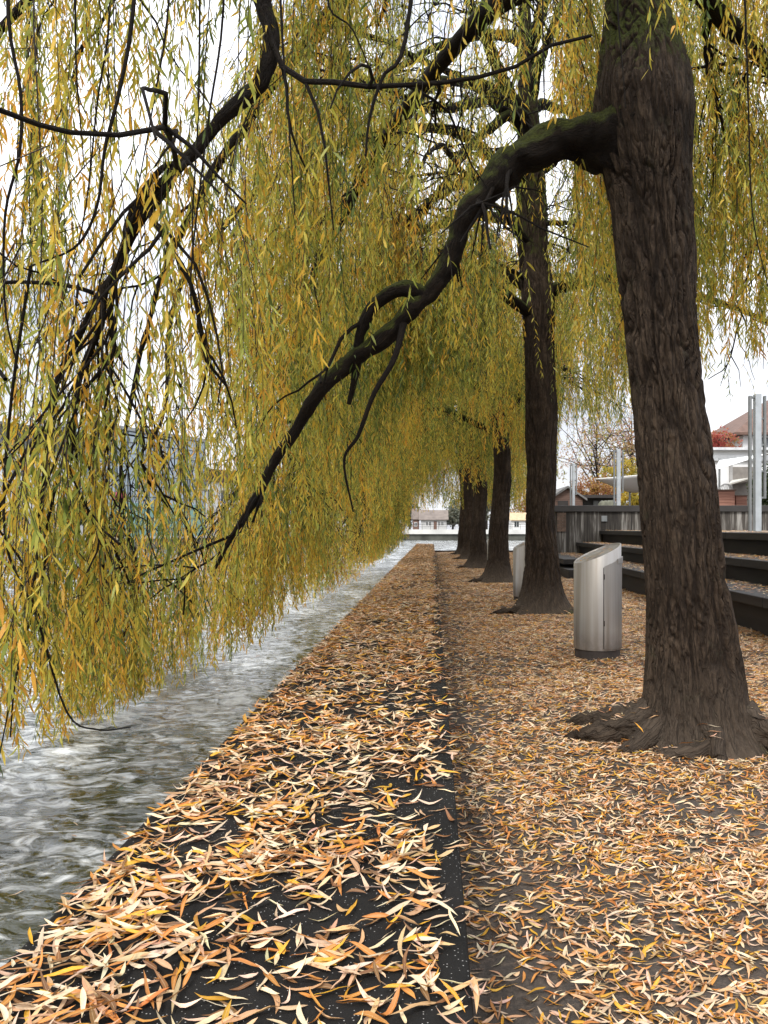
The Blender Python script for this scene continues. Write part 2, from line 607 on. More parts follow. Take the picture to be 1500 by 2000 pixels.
def colours(n, x, y):
    r = rng.random(n)
    w = np.array([0.31, 0.18, 0.2, 0.11, 0.09, 0.11])
    idx = np.searchsorted(np.cumsum(w), r).clip(0, 5)
    c = PAL[idx] * rng.uniform(0.75, 1.2, n)[:, None] * (1 + rng.normal(0, 0.05, (n, 3)))
    return idx, np.clip(c, 0.01, 0.9)


zones = []   # (S, x, y, z, pile, big)
# near: full detail
def wallz(x):
    return np.full(len(x), WALL_TOP + 0.001)

x, y = scatter(6000, WALL_L, WALL_R + 0.02, 1.25, 4.6, clump_wall)
zones.append((7, x, y, wallz(x), clump_wall(x, y), 1.0, 'w'))
x, y = scatter(26000, WALL_R + 0.02, 3.4, 1.9, 5.2, clump_ground)
zones.append((7, x, y, gz(x, y), clump_ground(x, y) * 0.6, 0.82, 'g'))
x, y = scatter(15000, WALL_L, WALL_R + 0.02, 4.6, 14, clump_wall)
zones.append((4, x, y, wallz(x), clump_wall(x, y), 1.0, 'w'))
x, y = scatter(80000, WALL_R + 0.02, 5.6, 5.2, 14, clump_ground)
zones.append((4, x, y, gz(x, y), clump_ground(x, y) * 0.6, 0.9, 'g'))
x, y = scatter(30000, WALL_L, WALL_R, 14, WALL_END - 0.05, clump_wall)
zones.append((3, x, y, wallz(x), clump_wall(x, y), 1.2, 'w'))
x, y = scatter(130000, WALL_R + 0.03, 5.6, 14, GROUND_END - 0.15, clump_ground)
zones.append((3, x, y, gz(x, y), clump_ground(x, y) * 0.6, 1.25, 'g'))

litter = MB()
pick = []
first = []
for S, x, y, z, pile, big, where in zones:
    n = len(x)
    pos = np.stack([x, y, z + rng.random(n) * 0.026 * np.clip(pile, 0, 1)], 1)
    q = leaf_params(n, big=big)
    idx, c = colours(n, x, y)
    first.append([S, pos, q, idx, c, where])

# the leaves that show largest are things of their own
cand = []
for zi, (S, pos, q, idx, c, where) in enumerate(first[:2]):
    px = CX + F * pos[:, 0] / pos[:, 1]
    py = CY + F * (H - pos[:, 2]) / pos[:, 1]
    vis = (px > -40) & (px < 1540) & (py < 2040)
    dist = np.linalg.norm(pos - [0, 0, H], axis=1)
    for i in np.nonzero(vis)[0]:
        cand.append((dist[i] / q['L'][i], zi, i))
cand.sort()
own = cand[:300]
taken = [np.zeros(len(first[0][1]), bool), np.zeros(len(first[1][1]), bool)]
for _, zi, i in own:
    taken[zi][i] = True
    S, pos, q, idx, c, where = first[zi]
    qq = {k: v[i:i + 1] for k, v in q.items()}
    G = leaf_grid(pos[i:i + 1], qq, S)
    o = add_mesh('fallen_leaf', G.reshape(-1, 3) - pos[i], leaf_faces(1, S), LITTER,
                 attrs={'col': np.repeat(np.append(c[i], 1.0)[None], S * 3, 0), 'lf': leaf_uv(1, S)})
    o.location = [float(v) for v in pos[i]]
    nm = PNAME[idx[i]]
    if where == 'w':
        tag(o, nm + ' fallen willow leaf on the near end of the dark stone wall top', 'leaf', nm + ' fallen leaves on the wall')
    else:
        tag(o, nm + ' fallen willow leaf on the earth path beside the near wall end', 'leaf', nm + ' fallen leaves on the path')
for zi, (S, pos, q, idx, c, where) in enumerate(first):
    keep = ~taken[zi] if zi < 2 else np.ones(len(pos), bool)
    qq = {k: v[keep] for k, v in q.items()}
    n = int(keep.sum())
    G = leaf_grid(pos[keep], qq, S)
    litter.add(G.reshape(-1, 3), leaf_faces(n, S), col=np.repeat(np.concatenate([c[keep], np.ones((n, 1))], 1), S * 3, 0), lf=leaf_uv(n, S))


def more_leaves(n, x0, x1, y0, y1, zf, dens, S=4, big=1.0):
    x, y = scatter(n, x0, x1, y0, y1, dens)
    pos = np.stack([x, y, zf(x, y) + rng.random(len(x)) * 0.008], 1)
    q = leaf_params(len(x), 0.8, big)
    idx, c = colours(len(x), x, y)
    litter.add(leaf_grid(pos, q, S).reshape(-1, 3), leaf_faces(len(x), S), col=np.repeat(np.concatenate([c, np.ones((len(x), 1))], 1), S * 3, 0), lf=leaf_uv(len(x), S))


def tread_dens(xb):
    return lambda x, y: np.clip(0.55 + 0.6 * n2(x, y, 1.1, 4.4) + 1.2 * (x - xb - 0.35), 0.0, 1)


# ------------------------------------------------------------------ terrace seating
STEPS = [(4.55, 0.54), (5.5, 0.95), (6.4, 1.40)]
root = thing('terrace_seating', 'three dark stepped seating tiers littered with leaves beside the path', 'seating', (4.55, 20, 0))
WY = 29.5
for k, (xf, zt) in enumerate(STEPS):
    xb = STEPS[k + 1][0] + 0.12 if k < 2 else xf + 1.2
    z0 = -0.3 if k == 0 else STEPS[k - 1][1] - 0.1
    MB().box(xf + 0.14, xb + 0.15, -8, WY, z0, zt - 0.15).build('riser', DARK, root)
    mb = MB()
    yy = -8.0
    while yy < WY - 0.1:
        y1 = min(yy + 3.1, WY)
        mb.box(xf, xb - 0.004, yy + 0.004, y1 - 0.004, zt - 0.147, zt)
        yy = y1
    mb.build('seat_slab', DARK, root, bevel=0.012)
    more_leaves([5200, 4600, 1500][k], xf + 0.02, xb - 0.13, 9, WY, lambda x, y, zt=zt: np.full(len(x), zt + 0.001), tread_dens(xf), 4, 1.0)
# low stair blocks at the wall end
mb = MB()
mb.box(3.98, 4.53, 22.5, WY - 0.01, -0.3, 0.27)
mb.build('stair_block', DARK, root, bevel=0.012)
mb = MB()
mb.box(4.02, 4.545, 23.6, WY - 0.02, 0.38, 0.538)
mb.build('stair_slab', DARK, root, bevel=0.012)
tag(MB().box(7.62, 70, -10, WY + 0.3, 0.9, 1.39).build('terrace_pavement', plain('terrace_paving', (0.22, 0.2, 0.18), 0.85, var=0.4, scale=2), None), kind='structure')
more_leaves(2200, 7.6, 16, 16, WY, lambda x, y: np.full(len(x), 1.392), lambda x, y: np.full(len(x), 0.8), 3, 1.2)

# retaining wall
root = thing('retaining_wall', 'streak-stained concrete wall with dark cap behind the seating tiers', 'wall', (4.7, WY, 0))
MB().box(4.72, 40, WY + 0.02, WY + 0.35, -0.3, 2.12).build('wall_face', STAINED, root)
MB().box(4.66, 40, WY - 0.07, WY + 0.5, 2.122, 2.36).build('wall_cap', plain('cap_metal', (0.03, 0.026, 0.023), 0.6, var=0.3, scale=1.5), root, bevel=0.01)
bxp = P(1180, 1013, WY)
MB().box(bxp[0] - 0.11, bxp[0] + 0.11, WY - 0.03, WY + 0.018, bxp[2] - 0.11, bxp[2] + 0.11).build('cover_plate', plain('cover_plate_grey', (0.2, 0.21, 0.21), 0.6), root, bevel=0.008)
WOODOLD = plain('old_timber', (0.13, 0.085, 0.06), 0.85, var=0.5, scale=7)
mb = MB()
for k in range(7):
    mb.box(4.78, 5.12, WY - 0.03, WY + 0.016, 1.36 + k * 0.105, 1.36 + k * 0.105 + 0.095)
mb.build('timber_panel', WOODOLD, root)

# raised ground behind it
mb = MB()
pts = np.array([[4.9, WY + 0.36], [9.2, 58], [16, 95], [160, 95], [160, WY + 0.36]])
V = np.concatenate([np.c_[pts, np.full(5, 1.95)], np.c_[pts, np.full(5, -1.5)]])
mb.add(V, [np.array([[0, 4, 3, 2, 1]]), np.array([[i, (i + 1) % 5, 5 + (i + 1) % 5, 5 + i] for i in range(5)])])
tag(mb.build('raised_ground', GROUND), kind='structure')

# ------------------------------------------------------------------ litter bins
def make_bin(label, loc, group):
    t = thing('litter_bin', label, 'litter bin', loc, group)
    L = np.array(loc)
    R = 0.273
    seg = 72
    th = np.linspace(0, 2 * math.pi, seg, endpoint=False)
    top = lambda c, r, s=None: 1.215 + (0.115 * c + 0.022 * (np.sin(np.arccos(np.clip(c, -1, 1))) if s is None else s)) * (r / R)
    # body: outer skin, rolled rim, inside
    rings = []
    for r, z in ((R, 0.105), (R, 0.11), (R, None), (R - 0.006, 'rim'), (R - 0.02, 'rim'), (R - 0.02, 'in')):
        c, s = np.cos(th), np.sin(th)
        if z is None:
            zz = top(c, R, s) - 0.006
        elif z == 'rim':
            zz = top(c, R, s)
        elif z == 'in':
            zz = top(c, R, s) - 0.05
        else:
            zz = np.full(seg, z)
        rings.append(np.stack([r * c, r * s, zz], 1))
    rings = np.array(rings)
    nr = len(rings)
    i = np.arange(nr - 1)[:, None] * seg
    j = np.arange(seg)[None]
    Fq = np.stack([i + j, i + (j + 1) % seg, i + seg + (j + 1) % seg, i + seg + j], 2).reshape(-1, 4)
    add_mesh('body', rings.reshape(-1, 3) + L, Fq, STEEL, t)
    # lid plate inside the rim
    c, s = np.cos(th), np.sin(th)
    r = R - 0.022
    Vt = np.stack([r * c, r * s, top(c, r, s) - 0.012], 1)
    Vb = Vt - [0, 0, 0.02]
    jj = np.arange(seg)
    add_mesh('lid', np.concatenate([Vt, Vb]) + L, [jj[None], np.stack([jj, seg + jj, seg + (jj + 1) % seg, (jj + 1) % seg], 1)], STEEL, t, smooth=False)
    # door: a curved sheet standing 5 mm proud on the side that faces the path's right
    def shell(a0, a1, z0, z1f, r0, r1, n=24):
        a = np.linspace(a0, a1, n)
        V = []
        for r in (r0, r1):
            V.append(np.stack([r * np.cos(a), r * np.sin(a), np.full(n, z0)], 1))
            V.append(np.stack([r * np.cos(a), r * np.sin(a), z1f(np.cos(a))], 1))
        V = np.concatenate(V)
        k = np.arange(n - 1)
        f = [np.stack([2 * n + k, 2 * n + k + 1, 3 * n + k + 1, 3 * n + k], 1), np.stack([n + k, 3 * n + k, 3 * n + k + 1, n + k + 1], 1),
             np.stack([k, k + 1, 2 * n + k + 1, 2 * n + k], 1), np.array([[0, 2 * n, 3 * n, n], [n - 1, 2 * n - 1, 4 * n - 1, 3 * n - 1]])]
        return V, f
    V, f = shell(math.radians(-86), math.radians(62), 0.125, lambda c: 1.06 + 0.115 * c, R + 0.001, R + 0.007)
    d = add_mesh('door', V + L, f, STEEL, t, smooth=False)
    V, f = shell(math.radians(-88.2), math.radians(-86.6), 0.13, lambda c: 1.05 + 0.11 * c, R + 0.0005, R + 0.002, 3)
    add_mesh('door_gap', V + L, f, STEEL_DARK, d, smooth=False)
    for hz in (0.42, 0.95):
        mb = MB()
        a = math.radians(-86)
        p = np.array([(R + 0.008) * math.cos(a), (R + 0.008) * math.sin(a), hz]) + L
        mb.bar(p - [0, 0, 0.03], p + [0, 0, 0.03], 0.006)
        mb.build('hinge', STEEL_DARK, d)
    # collar of the slot at the high side
    V, f = shell(math.radians(-48), math.radians(48), 1.10, lambda c: 1.10 + 0.075 * c, R + 0.006, R + 0.018)
    add_mesh('slot_collar', V + L, f, STEEL, t, smooth=False)
    mb = MB()
    mb.tube(np.array([[0, 0, -0.06], [0, 0, 0.06], [0, 0, 0.11]]) + L, np.array([R - 0.012, R - 0.012, R - 0.012]), 56)
    mb.build('base', STEEL_DARK, t, smooth=False)
    return t, top


bins = [(1.93, 9.0), (1.95, 16.0), (2.12, 26.0)]
blab = ['tall slant-topped steel litter bin between the two nearest willow trunks',
        'slant-topped steel litter bin half hidden behind the second willow trunk',
        'slant-topped steel litter bin mostly hidden behind the third willow trunk']
for (bx, by), l in zip(bins, blab):
    t, top = make_bin(l, (bx, by, float(gz_at(bx, by)[0])), 'steel litter bins along the path')
    n = 15
    a, r = rng.uniform(0, 6.28, n), 0.2 * np.sqrt(rng.random(n))
    pos = np.stack([bx + r * np.cos(a), by + r * np.sin(a), gz_at(bx, by)[0] + top(np.cos(a), r, np.sin(a)) - 0.010], 1)
    q = leaf_params(n, 0.5)
    q['pitch'] = q['pitch'] * 0 + 0.0
    G = leaf_grid(pos, q, 4)
    G[..., 2] += 0.115 / 0.273 * (G[..., 0] - pos[:, None, None, 0]) + 0.022 / 0.273 * (G[..., 1] - pos[:, None, None, 1])
    idx, c = colours(n, a, r)
    litter.add(G.reshape(-1, 3), leaf_faces(n, 4), col=np.repeat(np.concatenate([c, np.ones((n, 1))], 1), 12, 0), lf=leaf_uv(n, 4))
#TREES
# ------------------------------------------------------------------ willows
LPAL = np.array([[0.11, 0.165, 0.04], [0.30, 0.345, 0.065], [0.56, 0.51, 0.09], [0.80, 0.54, 0.07], [0.72, 0.37, 0.05]])


def lpal(t):
    t = np.clip(t, 0, 1) * 4
    i = np.minimum(t.astype(int), 3)
    f = (t - i)[:, None]
    return LPAL[i] * (1 - f) + LPAL[i + 1] * f


def make_trunk(path, rad, roots, seg, n, furrow, moss_z, root_tubes, parent, seed):
    pts, r = catmull(path, rad, n)
    th = np.linspace(0, 2 * math.pi, seg, endpoint=False)
    z0 = pts[0, 2]
    h = pts[:, 2] - z0
    TH, Hh = np.meshgrid(th, h)
    R = np.repeat(r[:, None], seg, 1)
    R = R * (1 + (0.24 if seg > 400 else 0.34) * np.exp(-Hh / (0.36 if seg > 400 else 0.34)))
    for a, amp, hh, pw in roots:
        R = R + amp * np.exp(-Hh / hh) * np.maximum(0, np.cos(TH - a)) ** pw
    R = R * (1 + 0.035 * np.cos(2 * TH + 1 + seed + Hh * 0.5) + 0.025 * np.cos(3 * TH + Hh * 0.9 + seed))
    c, s = np.cos(TH), np.sin(TH)
    Rr = np.repeat(r[:, None], seg, 1)
    q = np.stack([(c * Rr).ravel(), (s * Rr).ravel(), Hh.ravel()], 1)
    qs = q + seed * 7
    wob = 0.10 * perlin(qs * [3.0, 3.0, 1.1]) + 0.035 * perlin(qs * [8, 8, 3.5])
    f1 = np.abs(perlin((qs + wob[:, None]) * [10, 10, 1.15]))
    f2 = np.abs(perlin((qs + 1.5 * wob[:, None]) * [21, 21, 2.9] + 5))
    f3 = perlin(qs * [48, 48, 11])
    c1 = np.clip(1 - f1 / 0.20, 0, 1) ** 1.3
    c2 = np.clip(1 - f2 / 0.26, 0, 1) ** 1.3
    lump = perlin(qs * [2.6, 2.6, 1.1] + 2)
    calm = np.clip(0.3 + Hh.ravel() / 0.9, 0.3, 1)       # the foot is worn smoother
    vary = np.clip(0.8 + 0.7 * perlin(qs * [1.8, 1.8, 0.9] + 9), 0.35, 1.3)
    disp = (-furrow * c1 - 0.62 * furrow * c2 * (1 - 0.5 * c1) + 0.14 * furrow * f3) * calm * vary + 0.028 * lump * (rad[0] / 0.29)
    ridgev = 1 - np.clip(c1 + 0.6 * c2, 0, 1)
    R = R + disp.reshape(R.shape)
    V = np.stack([pts[:, None, 0] + R * c, pts[:, None, 1] + R * s, np.repeat(pts[:, 2:3], seg, 1)], 2).reshape(-1, 3)
    i = np.arange(n - 1)[:, None] * seg
    j = np.arange(seg)[None]
    Fq = np.stack([i + j, i + (j + 1) % seg, i + seg + (j + 1) % seg, i + seg + j], 2).reshape(-1, 4)
    mb = MB()
    moss = np.clip((V[:, 2] - moss_z) / 0.9, 0, 1) * 0.95
    moss = np.maximum(moss, 0.6 * np.exp(-np.maximum(V[:, 2], 0) / 0.5) * (np.cos(TH.ravel() + 0.2) > 0.75))
    mb.add(V, Fq, barkco=q, moss=moss, ridge=ridgev)
    for p, rr in root_tubes:
        pp, r2 = catmull(p, rr, 44)
        Vt, Ft, bt = tube(pp, r2, 30)
        Vt = Vt + (0.03 * perlin(Vt * 8) + 0.016 * perlin(Vt * 22) + 0.006 * perlin(Vt * 60))[:, None]
        mb.add(Vt, Ft, barkco=bt, moss=np.full(len(Vt), 0.3), ridge=np.full(len(Vt), 0.6))
    return mb.build('trunk', BARK, parent, smooth=True)


def rot_about(v, ax, ang):
    ax = ax / (np.linalg.norm(ax) + 1e-9)
    return v * math.cos(ang) + np.cross(ax, v) * math.sin(ang) + ax * np.dot(ax, v) * (1 - math.cos(ang))


def grow(p, d, L, n, wig, grav):
    pts = [np.array(p, float)]
    d = np.array(d, float)
    st = L / n
    for _ in range(n):
        d = d + rng.normal(0, wig, 3) + [0, 0, -grav]
        d /= np.linalg.norm(d)
        pts.append(pts[-1] + d * st)
    return np.array(pts)


def zmin_at(x, y):
    zr = np.interp(x, [-4.2, -3.2, -2.5, -1.8, -1.3, -0.9, -0.3], [-0.65, -0.45, 0.0, 0.55, 1.05, 1.8, 2.3]) + 0.45 * n2(x, y, 0.55, 6.0)
    zl = np.interp(y, [0, 6, 12, 20, 28, 45], [2.7, 2.9, 3.5, 3.5, 2.7, 2.3])
    w = np.clip((x + 0.9) / 0.7, 0, 1)
    return zr * (1 - w) + np.maximum(zl, zr) * w, w


def clip_low(p):
    zm, _ = zmin_at(p[:, 0], p[:, 1])
    bad = np.nonzero(p[:, 2] < zm + 0.45)[0]
    return p if len(bad) == 0 else p[:bad[0]]


def river_limb(base, h, dy, reach, zend, r0, nsec=12):
    x, y = base[0], base[1]
    xe = -1.0 - reach
    p = np.array([[x - .05, y, h], [x - 0.9, y + dy * .2, h + .55], [x - 1.9, y + dy * .5, h + .6], [(x - 1.9 + xe) / 2, y + dy * .75, h - .2],
                  [xe + .4, y + dy * .95, (h + zend) / 2], [xe, y + dy, zend + .3], [xe - .25, y + dy * 1.05, zend - .4]])
    p[1:] += rng.normal(0, 0.12, (6, 3))
    return (p, np.array([r0, r0 * .9, r0 * .75, r0 * .6, r0 * .42, r0 * .25, .012]), nsec, True)


def build_tree(base, label, path, rad, limbs, roots, root_tubes, seg, n, furrow, nstr, leaf_scale, dens, seed, six, moss_z=3.6, keepout=None, side=2.0, gate=-0.02):
    t = thing('willow_tree', label, 'tree', base, 'willow trees in a row along the river path')
    make_trunk(path, rad, roots, seg, n, furrow, moss_z, root_tubes, t, seed)
    A, D = [], []        # where twigs hang from and which way they start
    for li, (lp, lr, nsec, attach) in enumerate(limbs):
        ns = max(8, int(len(lp) * 4))
        pts, r = catmull(lp, lr, ns)
        mb = MB()
        seg_l = 22 if r.max() > 0.06 else 8
        if r.max() > 0.1:
            ns = ns * 3
            pts, r = catmull(lp, lr, ns)
        V, Fq, bc = tube(pts, r, seg_l)
        if r.max() > 0.05:
            ctr = np.repeat(pts, seg_l, 0)
            rad_ = V - ctr
            rr_ = np.repeat(r, seg_l)
            g = 1 + 0.30 * perlin(V * 4.5) + 0.22 * perlin(V * 11) + 0.10 * perlin(bc * [45, 45, 9])
            kink = np.stack([perlin(ctr * 2.3 + 3), perlin(ctr * 2.3 + 9), perlin(ctr * 2.3 + 17)], 1) * np.minimum(0.55 * rr_, 0.06)[:, None] * np.clip(np.arange(ns) / 6.0, 0, 1).repeat(seg_l)[:, None]
            V = ctr + rad_ * g[:, None] + kink
        mb.add(V, Fq, barkco=bc, moss=np.repeat(np.clip(r / 0.07, 0.1, 0.9), seg_l))
        for k in range(nsec):
            ti = int(min(ns - 2, ns * rng.uniform(0.18, 1.0)))
            d0 = pts[min(ti + 1, ns - 1)] - pts[max(ti - 1, 0)]
            d0 /= np.linalg.norm(d0) + 1e-9
            sgn = rng.choice([-1, 1])
            d = rot_about(d0, np.array([0, 0, 1.0]), sgn * rng.uniform(0.5, 1.4)) + [0, 0, rng.uniform(-0.1, 0.55)]
            d /= np.linalg.norm(d)
            sp = clip_low(grow(pts[ti], d, rng.uniform(1.0, 2.4), 11, 0.22, 0.07))
            if len(sp) < 4:
                continue
            r0 = min(r[ti] * 0.4, 0.019)
            sr = np.linspace(r0, 0.008, len(sp))
            V, Fq, bc = tube(sp, sr, 6)
            mb.add(V, Fq, barkco=bc, moss=np.full(len(V), 0.1))
            for q in range(4):
                tj = rng.integers(2, len(sp) - 1)
                dd = sp[tj] - sp[tj - 1]
                dd /= np.linalg.norm(dd)
                d = rot_about(dd, np.array([0, 0, 1.0]), rng.uniform(-1.3, 1.3)) + [0, 0, rng.uniform(-0.2, 0.5)]
                d /= np.linalg.norm(d)
                tp = clip_low(grow(sp[tj], d, rng.uniform(0.5, 1.4), 6, 0.2, 0.16))
                if len(tp) < 3:
                    continue
                V, Fq, bc = tube(tp, np.linspace(min(0.011, sr[tj]), 0.004, len(tp)), 5)
                mb.add(V, Fq, barkco=bc, moss=np.zeros(len(V)))
                for u in range(2, len(tp)):
                    A.append(tp[u])
                    D.append(tp[u] - tp[u - 1])
            for u in range(4, len(sp)):
                A.append(sp[u])
                D.append(sp[u] - sp[u - 1])
        if attach:
            for u in range(ns // 3, ns, max(1, ns // 24)):
                for _ in range(6 if r.max() > 0.1 else 2):
                    A.append(pts[u] + rng.normal(0, 0.14, 3) * [1, 1, 0.5])
                    D.append(rng.normal(0, 0.6, 3))
        mb.build('limb', LIMB, t, smooth=True)
    A, D = np.array(A), np.array(D)
    D = D / (np.linalg.norm(D, axis=1)[:, None] + 1e-9)
    # ---- hanging twigs
    k = rng.integers(0, len(A), nstr)
    S = A[k] + rng.normal(0, 0.06, (nstr, 3))
    dh = D[k][:, :2] * rng.uniform(0.1, 0.7, nstr)[:, None] + rng.normal(0, 0.16, (nstr, 2))
    xy1 = S[:, :2] + dh
    zm, w = zmin_at(xy1[:, 0], xy1[:, 1])
    zm = zm + np.abs(rng.normal(0, 1, nstr)) * (0.62 + 0.1 * w)
    Lmax = rng.uniform(0.6, 2.6, nstr) ** 1.15 * (1 + 0.9 * (1 - w) + 0.45 * w)
    zb = np.maximum(zm, S[:, 2] - Lmax)
    L = S[:, 2] - zb
    ok = L > 0.35
    ok &= (perlin(S * [0.9, 0.9, 0.5] + seed * 5) + 0.5 * perlin(S * [2.3, 2.3, 1.2] + seed)) > gate - 0.28 * np.clip((xy1[:, 0] - 1.6) / 1.2, 0, 1) - 0.16 * np.clip(-xy1[:, 0] - 1.2, 0, 1) + 0.42 * (1 - w) * perlin(np.stack([xy1[:, 0] * 1.5, xy1[:, 1] * 1.5, xy1[:, 0] * 0 + seed], 1)) + 0.10 * (1 - w) * (S[:, 2] < 3.4) + rng.normal(0, 0.08, nstr)
    pxx = CX + F * xy1[:, 0] / np.maximum(xy1[:, 1], 0.1)
    pyb = CY + F * (H - zb) / np.maximum(xy1[:, 1], 0.1)
    pyt = CY + F * (H - S[:, 2]) / np.maximum(xy1[:, 1], 0.1)
    # no twigs right at the camera's own head
    ok &= ~((np.hypot(xy1[:, 0], xy1[:, 1]) < 2.7) & (zb < 4.2))
    if keepout:
        ok &= ~keepout(xy1[:, 0], xy1[:, 1], zb, pxx, pyb, pyt)
    # far outside what can be seen: thin out
    out = (pyb < -250) | (xy1[:, 1] < -1.0) | (np.abs(pxx - 750) > 1150)
    ok &= ~(out & (rng.random(nstr) < 0.85))
    S, dh, L = S[ok], dh[ok], L[ok]
    N = len(S)
    # side twigs that leave the long ones
    m = rng.poisson(np.clip(L, 0, 3.5) * side)
    I = np.repeat(np.arange(N), m)
    u0 = rng.uniform(0.05, 0.85, len(I))
    hl = (1 - np.exp(-4 * u0))[:, None]
    S2 = np.concatenate([S[I, :2] + dh[I] * hl, (S[I, 2] - L[I] * u0)[:, None]], 1)
    a2 = rng.uniform(0, 6.28, len(I))
    dh2 = np.stack([np.cos(a2), np.sin(a2)], 1) * rng.uniform(0.08, 0.45, len(I))[:, None]
    zm2, w2 = zmin_at(S2[:, 0] + dh2[:, 0], S2[:, 1] + dh2[:, 1])
    L2 = np.minimum(rng.uniform(0.25, 0.95, len(I)), S2[:, 2] - zm2 - 0.1)
    k2 = L2 > 0.18
    if keepout:
        xx, yy_, zz = S2[:, 0] + dh2[:, 0], np.maximum(S2[:, 1] + dh2[:, 1], 0.1), S2[:, 2] - L2
        k2 &= ~keepout(xx, yy_, zz, CX + F * xx / yy_, CY + F * (H - zz) / yy_, CY + F * (H - S2[:, 2]) / yy_)
    prim = np.concatenate([np.ones(N), np.full(k2.sum(), 0.6)])
    S, dh, L = np.concatenate([S, S2[k2]]), np.concatenate([dh, dh2[k2]]), np.concatenate([L, L2[k2]])
    N = len(S)
    ph = rng.uniform(0, 6.28, (N, 4))
    amp = rng.uniform(0.02, 0.13, (N, 2))

    def at(i, u):
        e = (1 - np.exp(-4 * u))
        x = S[i, 0] + dh[i, 0] * e + amp[i, 0] * np.sin(ph[i, 0] + u * L[i] * 2.1) * u
        y = S[i, 1] + dh[i, 1] * e + amp[i, 1] * np.sin(ph[i, 1] + u * L[i] * 2.3) * u
        hl = np.hypot(dh[i, 0], dh[i, 1])
        z = S[i, 2] - L[i] * u + 0.5 * hl * (1 - np.exp(-9 * u)) * np.exp(-3 * u)
        return np.stack([x, y, z], -1)
    K = 8 if six else 6
    u = np.linspace(0, 1, K)
    I = np.repeat(np.arange(N), K)
    C = at(I, np.tile(u, N)).reshape(N, K, 3)
    rr = (np.linspace(0.0036, 0.0014, K) * (1.0 if six else 1.35))[None, :, None, None]
    rr = rr * rng.uniform(0.75, 1.5, (N, 1, 1, 1)) * prim[:, None, None, None]
    a3 = np.array([0, 2.094, 4.189])
    off = np.stack([np.cos(a3), np.sin(a3), 0 * a3], 1)[None, None]
    TV = (C[:, :, None, :] + rr * off).reshape(-1, 3)
    b = (np.arange(K - 1)[:, None] * 3 + np.arange(3)[None]).ravel()
    bn = (np.arange(K - 1)[:, None] * 3 + (np.arange(3)[None] + 1) % 3).ravel()
    fq = np.stack([b, bn, bn + 3, b + 3], 1)
    TF = (np.arange(N)[:, None, None] * (K * 3) + fq[None]).reshape(-1, 4)
    # ---- leaves
    cnt = np.maximum(3, (L * dens * np.where(prim > 0.9, 0.62, 1.45) * rng.uniform(0.6, 1.35, N)).astype(int))
    I = np.repeat(np.arange(N), cnt)
    M = len(I)
    first = np.repeat(np.cumsum(cnt) - cnt, cnt)
    kk = np.arange(M) - first
    u = (kk + rng.uniform(0, 1, M)) / cnt[I]
    u = 0.06 + 0.94 * u ** 0.8
    p = at(I, u)
    az = ph[I, 2] + kk * 2.4 + rng.normal(0, 0.5, M)
    lean = rng.uniform(0.15, 1.05, M)
    d = np.stack([np.cos(az) * lean, np.sin(az) * lean, -np.ones(M) + rng.normal(0, 0.12, M)], 1)
    d /= np.linalg.norm(d, axis=1)[:, None]
    rv = np.stack([-np.sin(az), np.cos(az), rng.normal(0, 0.3, M)], 1) + rng.normal(0, 0.55, (M, 3))
    w = np.cross(d, rv)
    w = np.cross(w, d) * 0.75 + w * rng.normal(0, 0.6, M)[:, None]
    w /= np.linalg.norm(w, axis=1)[:, None]
    LL = rng.uniform(0.06, 0.115, M) * leaf_scale
    W = LL * rng.uniform(0.12, 0.175, M) * (1.0 if six else 1.2)
    nn = np.cross(d, w)
    sag = (rng.normal(0.0, 0.10, M) * LL)[:, None] * nn
    dz = np.array([0, 0, -1.0])
    if six:
        p1 = p + d * (LL * 0.33)[:, None] + sag * 0.8
        p2 = p + d * (LL * 0.68)[:, None] + sag * 0.9 + dz * (LL * 0.03)[:, None]
        tip = p + d * LL[:, None] - sag * 0.3 + dz * (LL * 0.10)[:, None]
        a, bb = w * (W * 0.5)[:, None], w * (W * 0.42)[:, None]
        LV = np.stack([p, p1 - a, p1 + a, p2 - bb, p2 + bb, tip], 1).reshape(-1, 3)
        o = np.arange(M)[:, None] * 6
        LF = [np.concatenate([o + [0, 1, 2], o + [3, 5, 4]]), o + [1, 3, 4, 2]]
        nv = 6
    else:
        p1 = p + d * (LL * 0.45)[:, None] + sag
        tip = p + d * LL[:, None]
        a = w * (W * 0.5)[:, None]
        LV = np.stack([p, p1 - a, tip, p1 + a], 1).reshape(-1, 3)
        o = np.arange(M)[:, None] * 4
        LF = [o + [0, 1, 2, 3]]
        nv = 4
    mid = S - np.stack([0 * L, 0 * L, L * 0.5], 1)
    ts = 0.50 + 0.5 * perlin(mid * [0.7, 0.7, 0.4] + seed * 3.1) + rng.normal(0, 0.2, N) + np.clip((3.2 - mid[:, 2]) * 0.05, -0.04, 0.13)
    tl = ts[I] + rng.normal(0, 0.13, M)
    c = lpal(tl) * rng.uniform(0.8, 1.2, M)[:, None]
    col = np.repeat(np.concatenate([c, np.ones((M, 1))], 1), nv, 0)
    crown = add_mesh('crown', LV, LF, LEAF, t, smooth=False, attrs={'col': col})
    add_mesh('hanging_twigs', TV, TF, BARK_THIN, crown, smooth=True)
    print('tree', label, 'twigs', N, 'leaves', M)
    return t


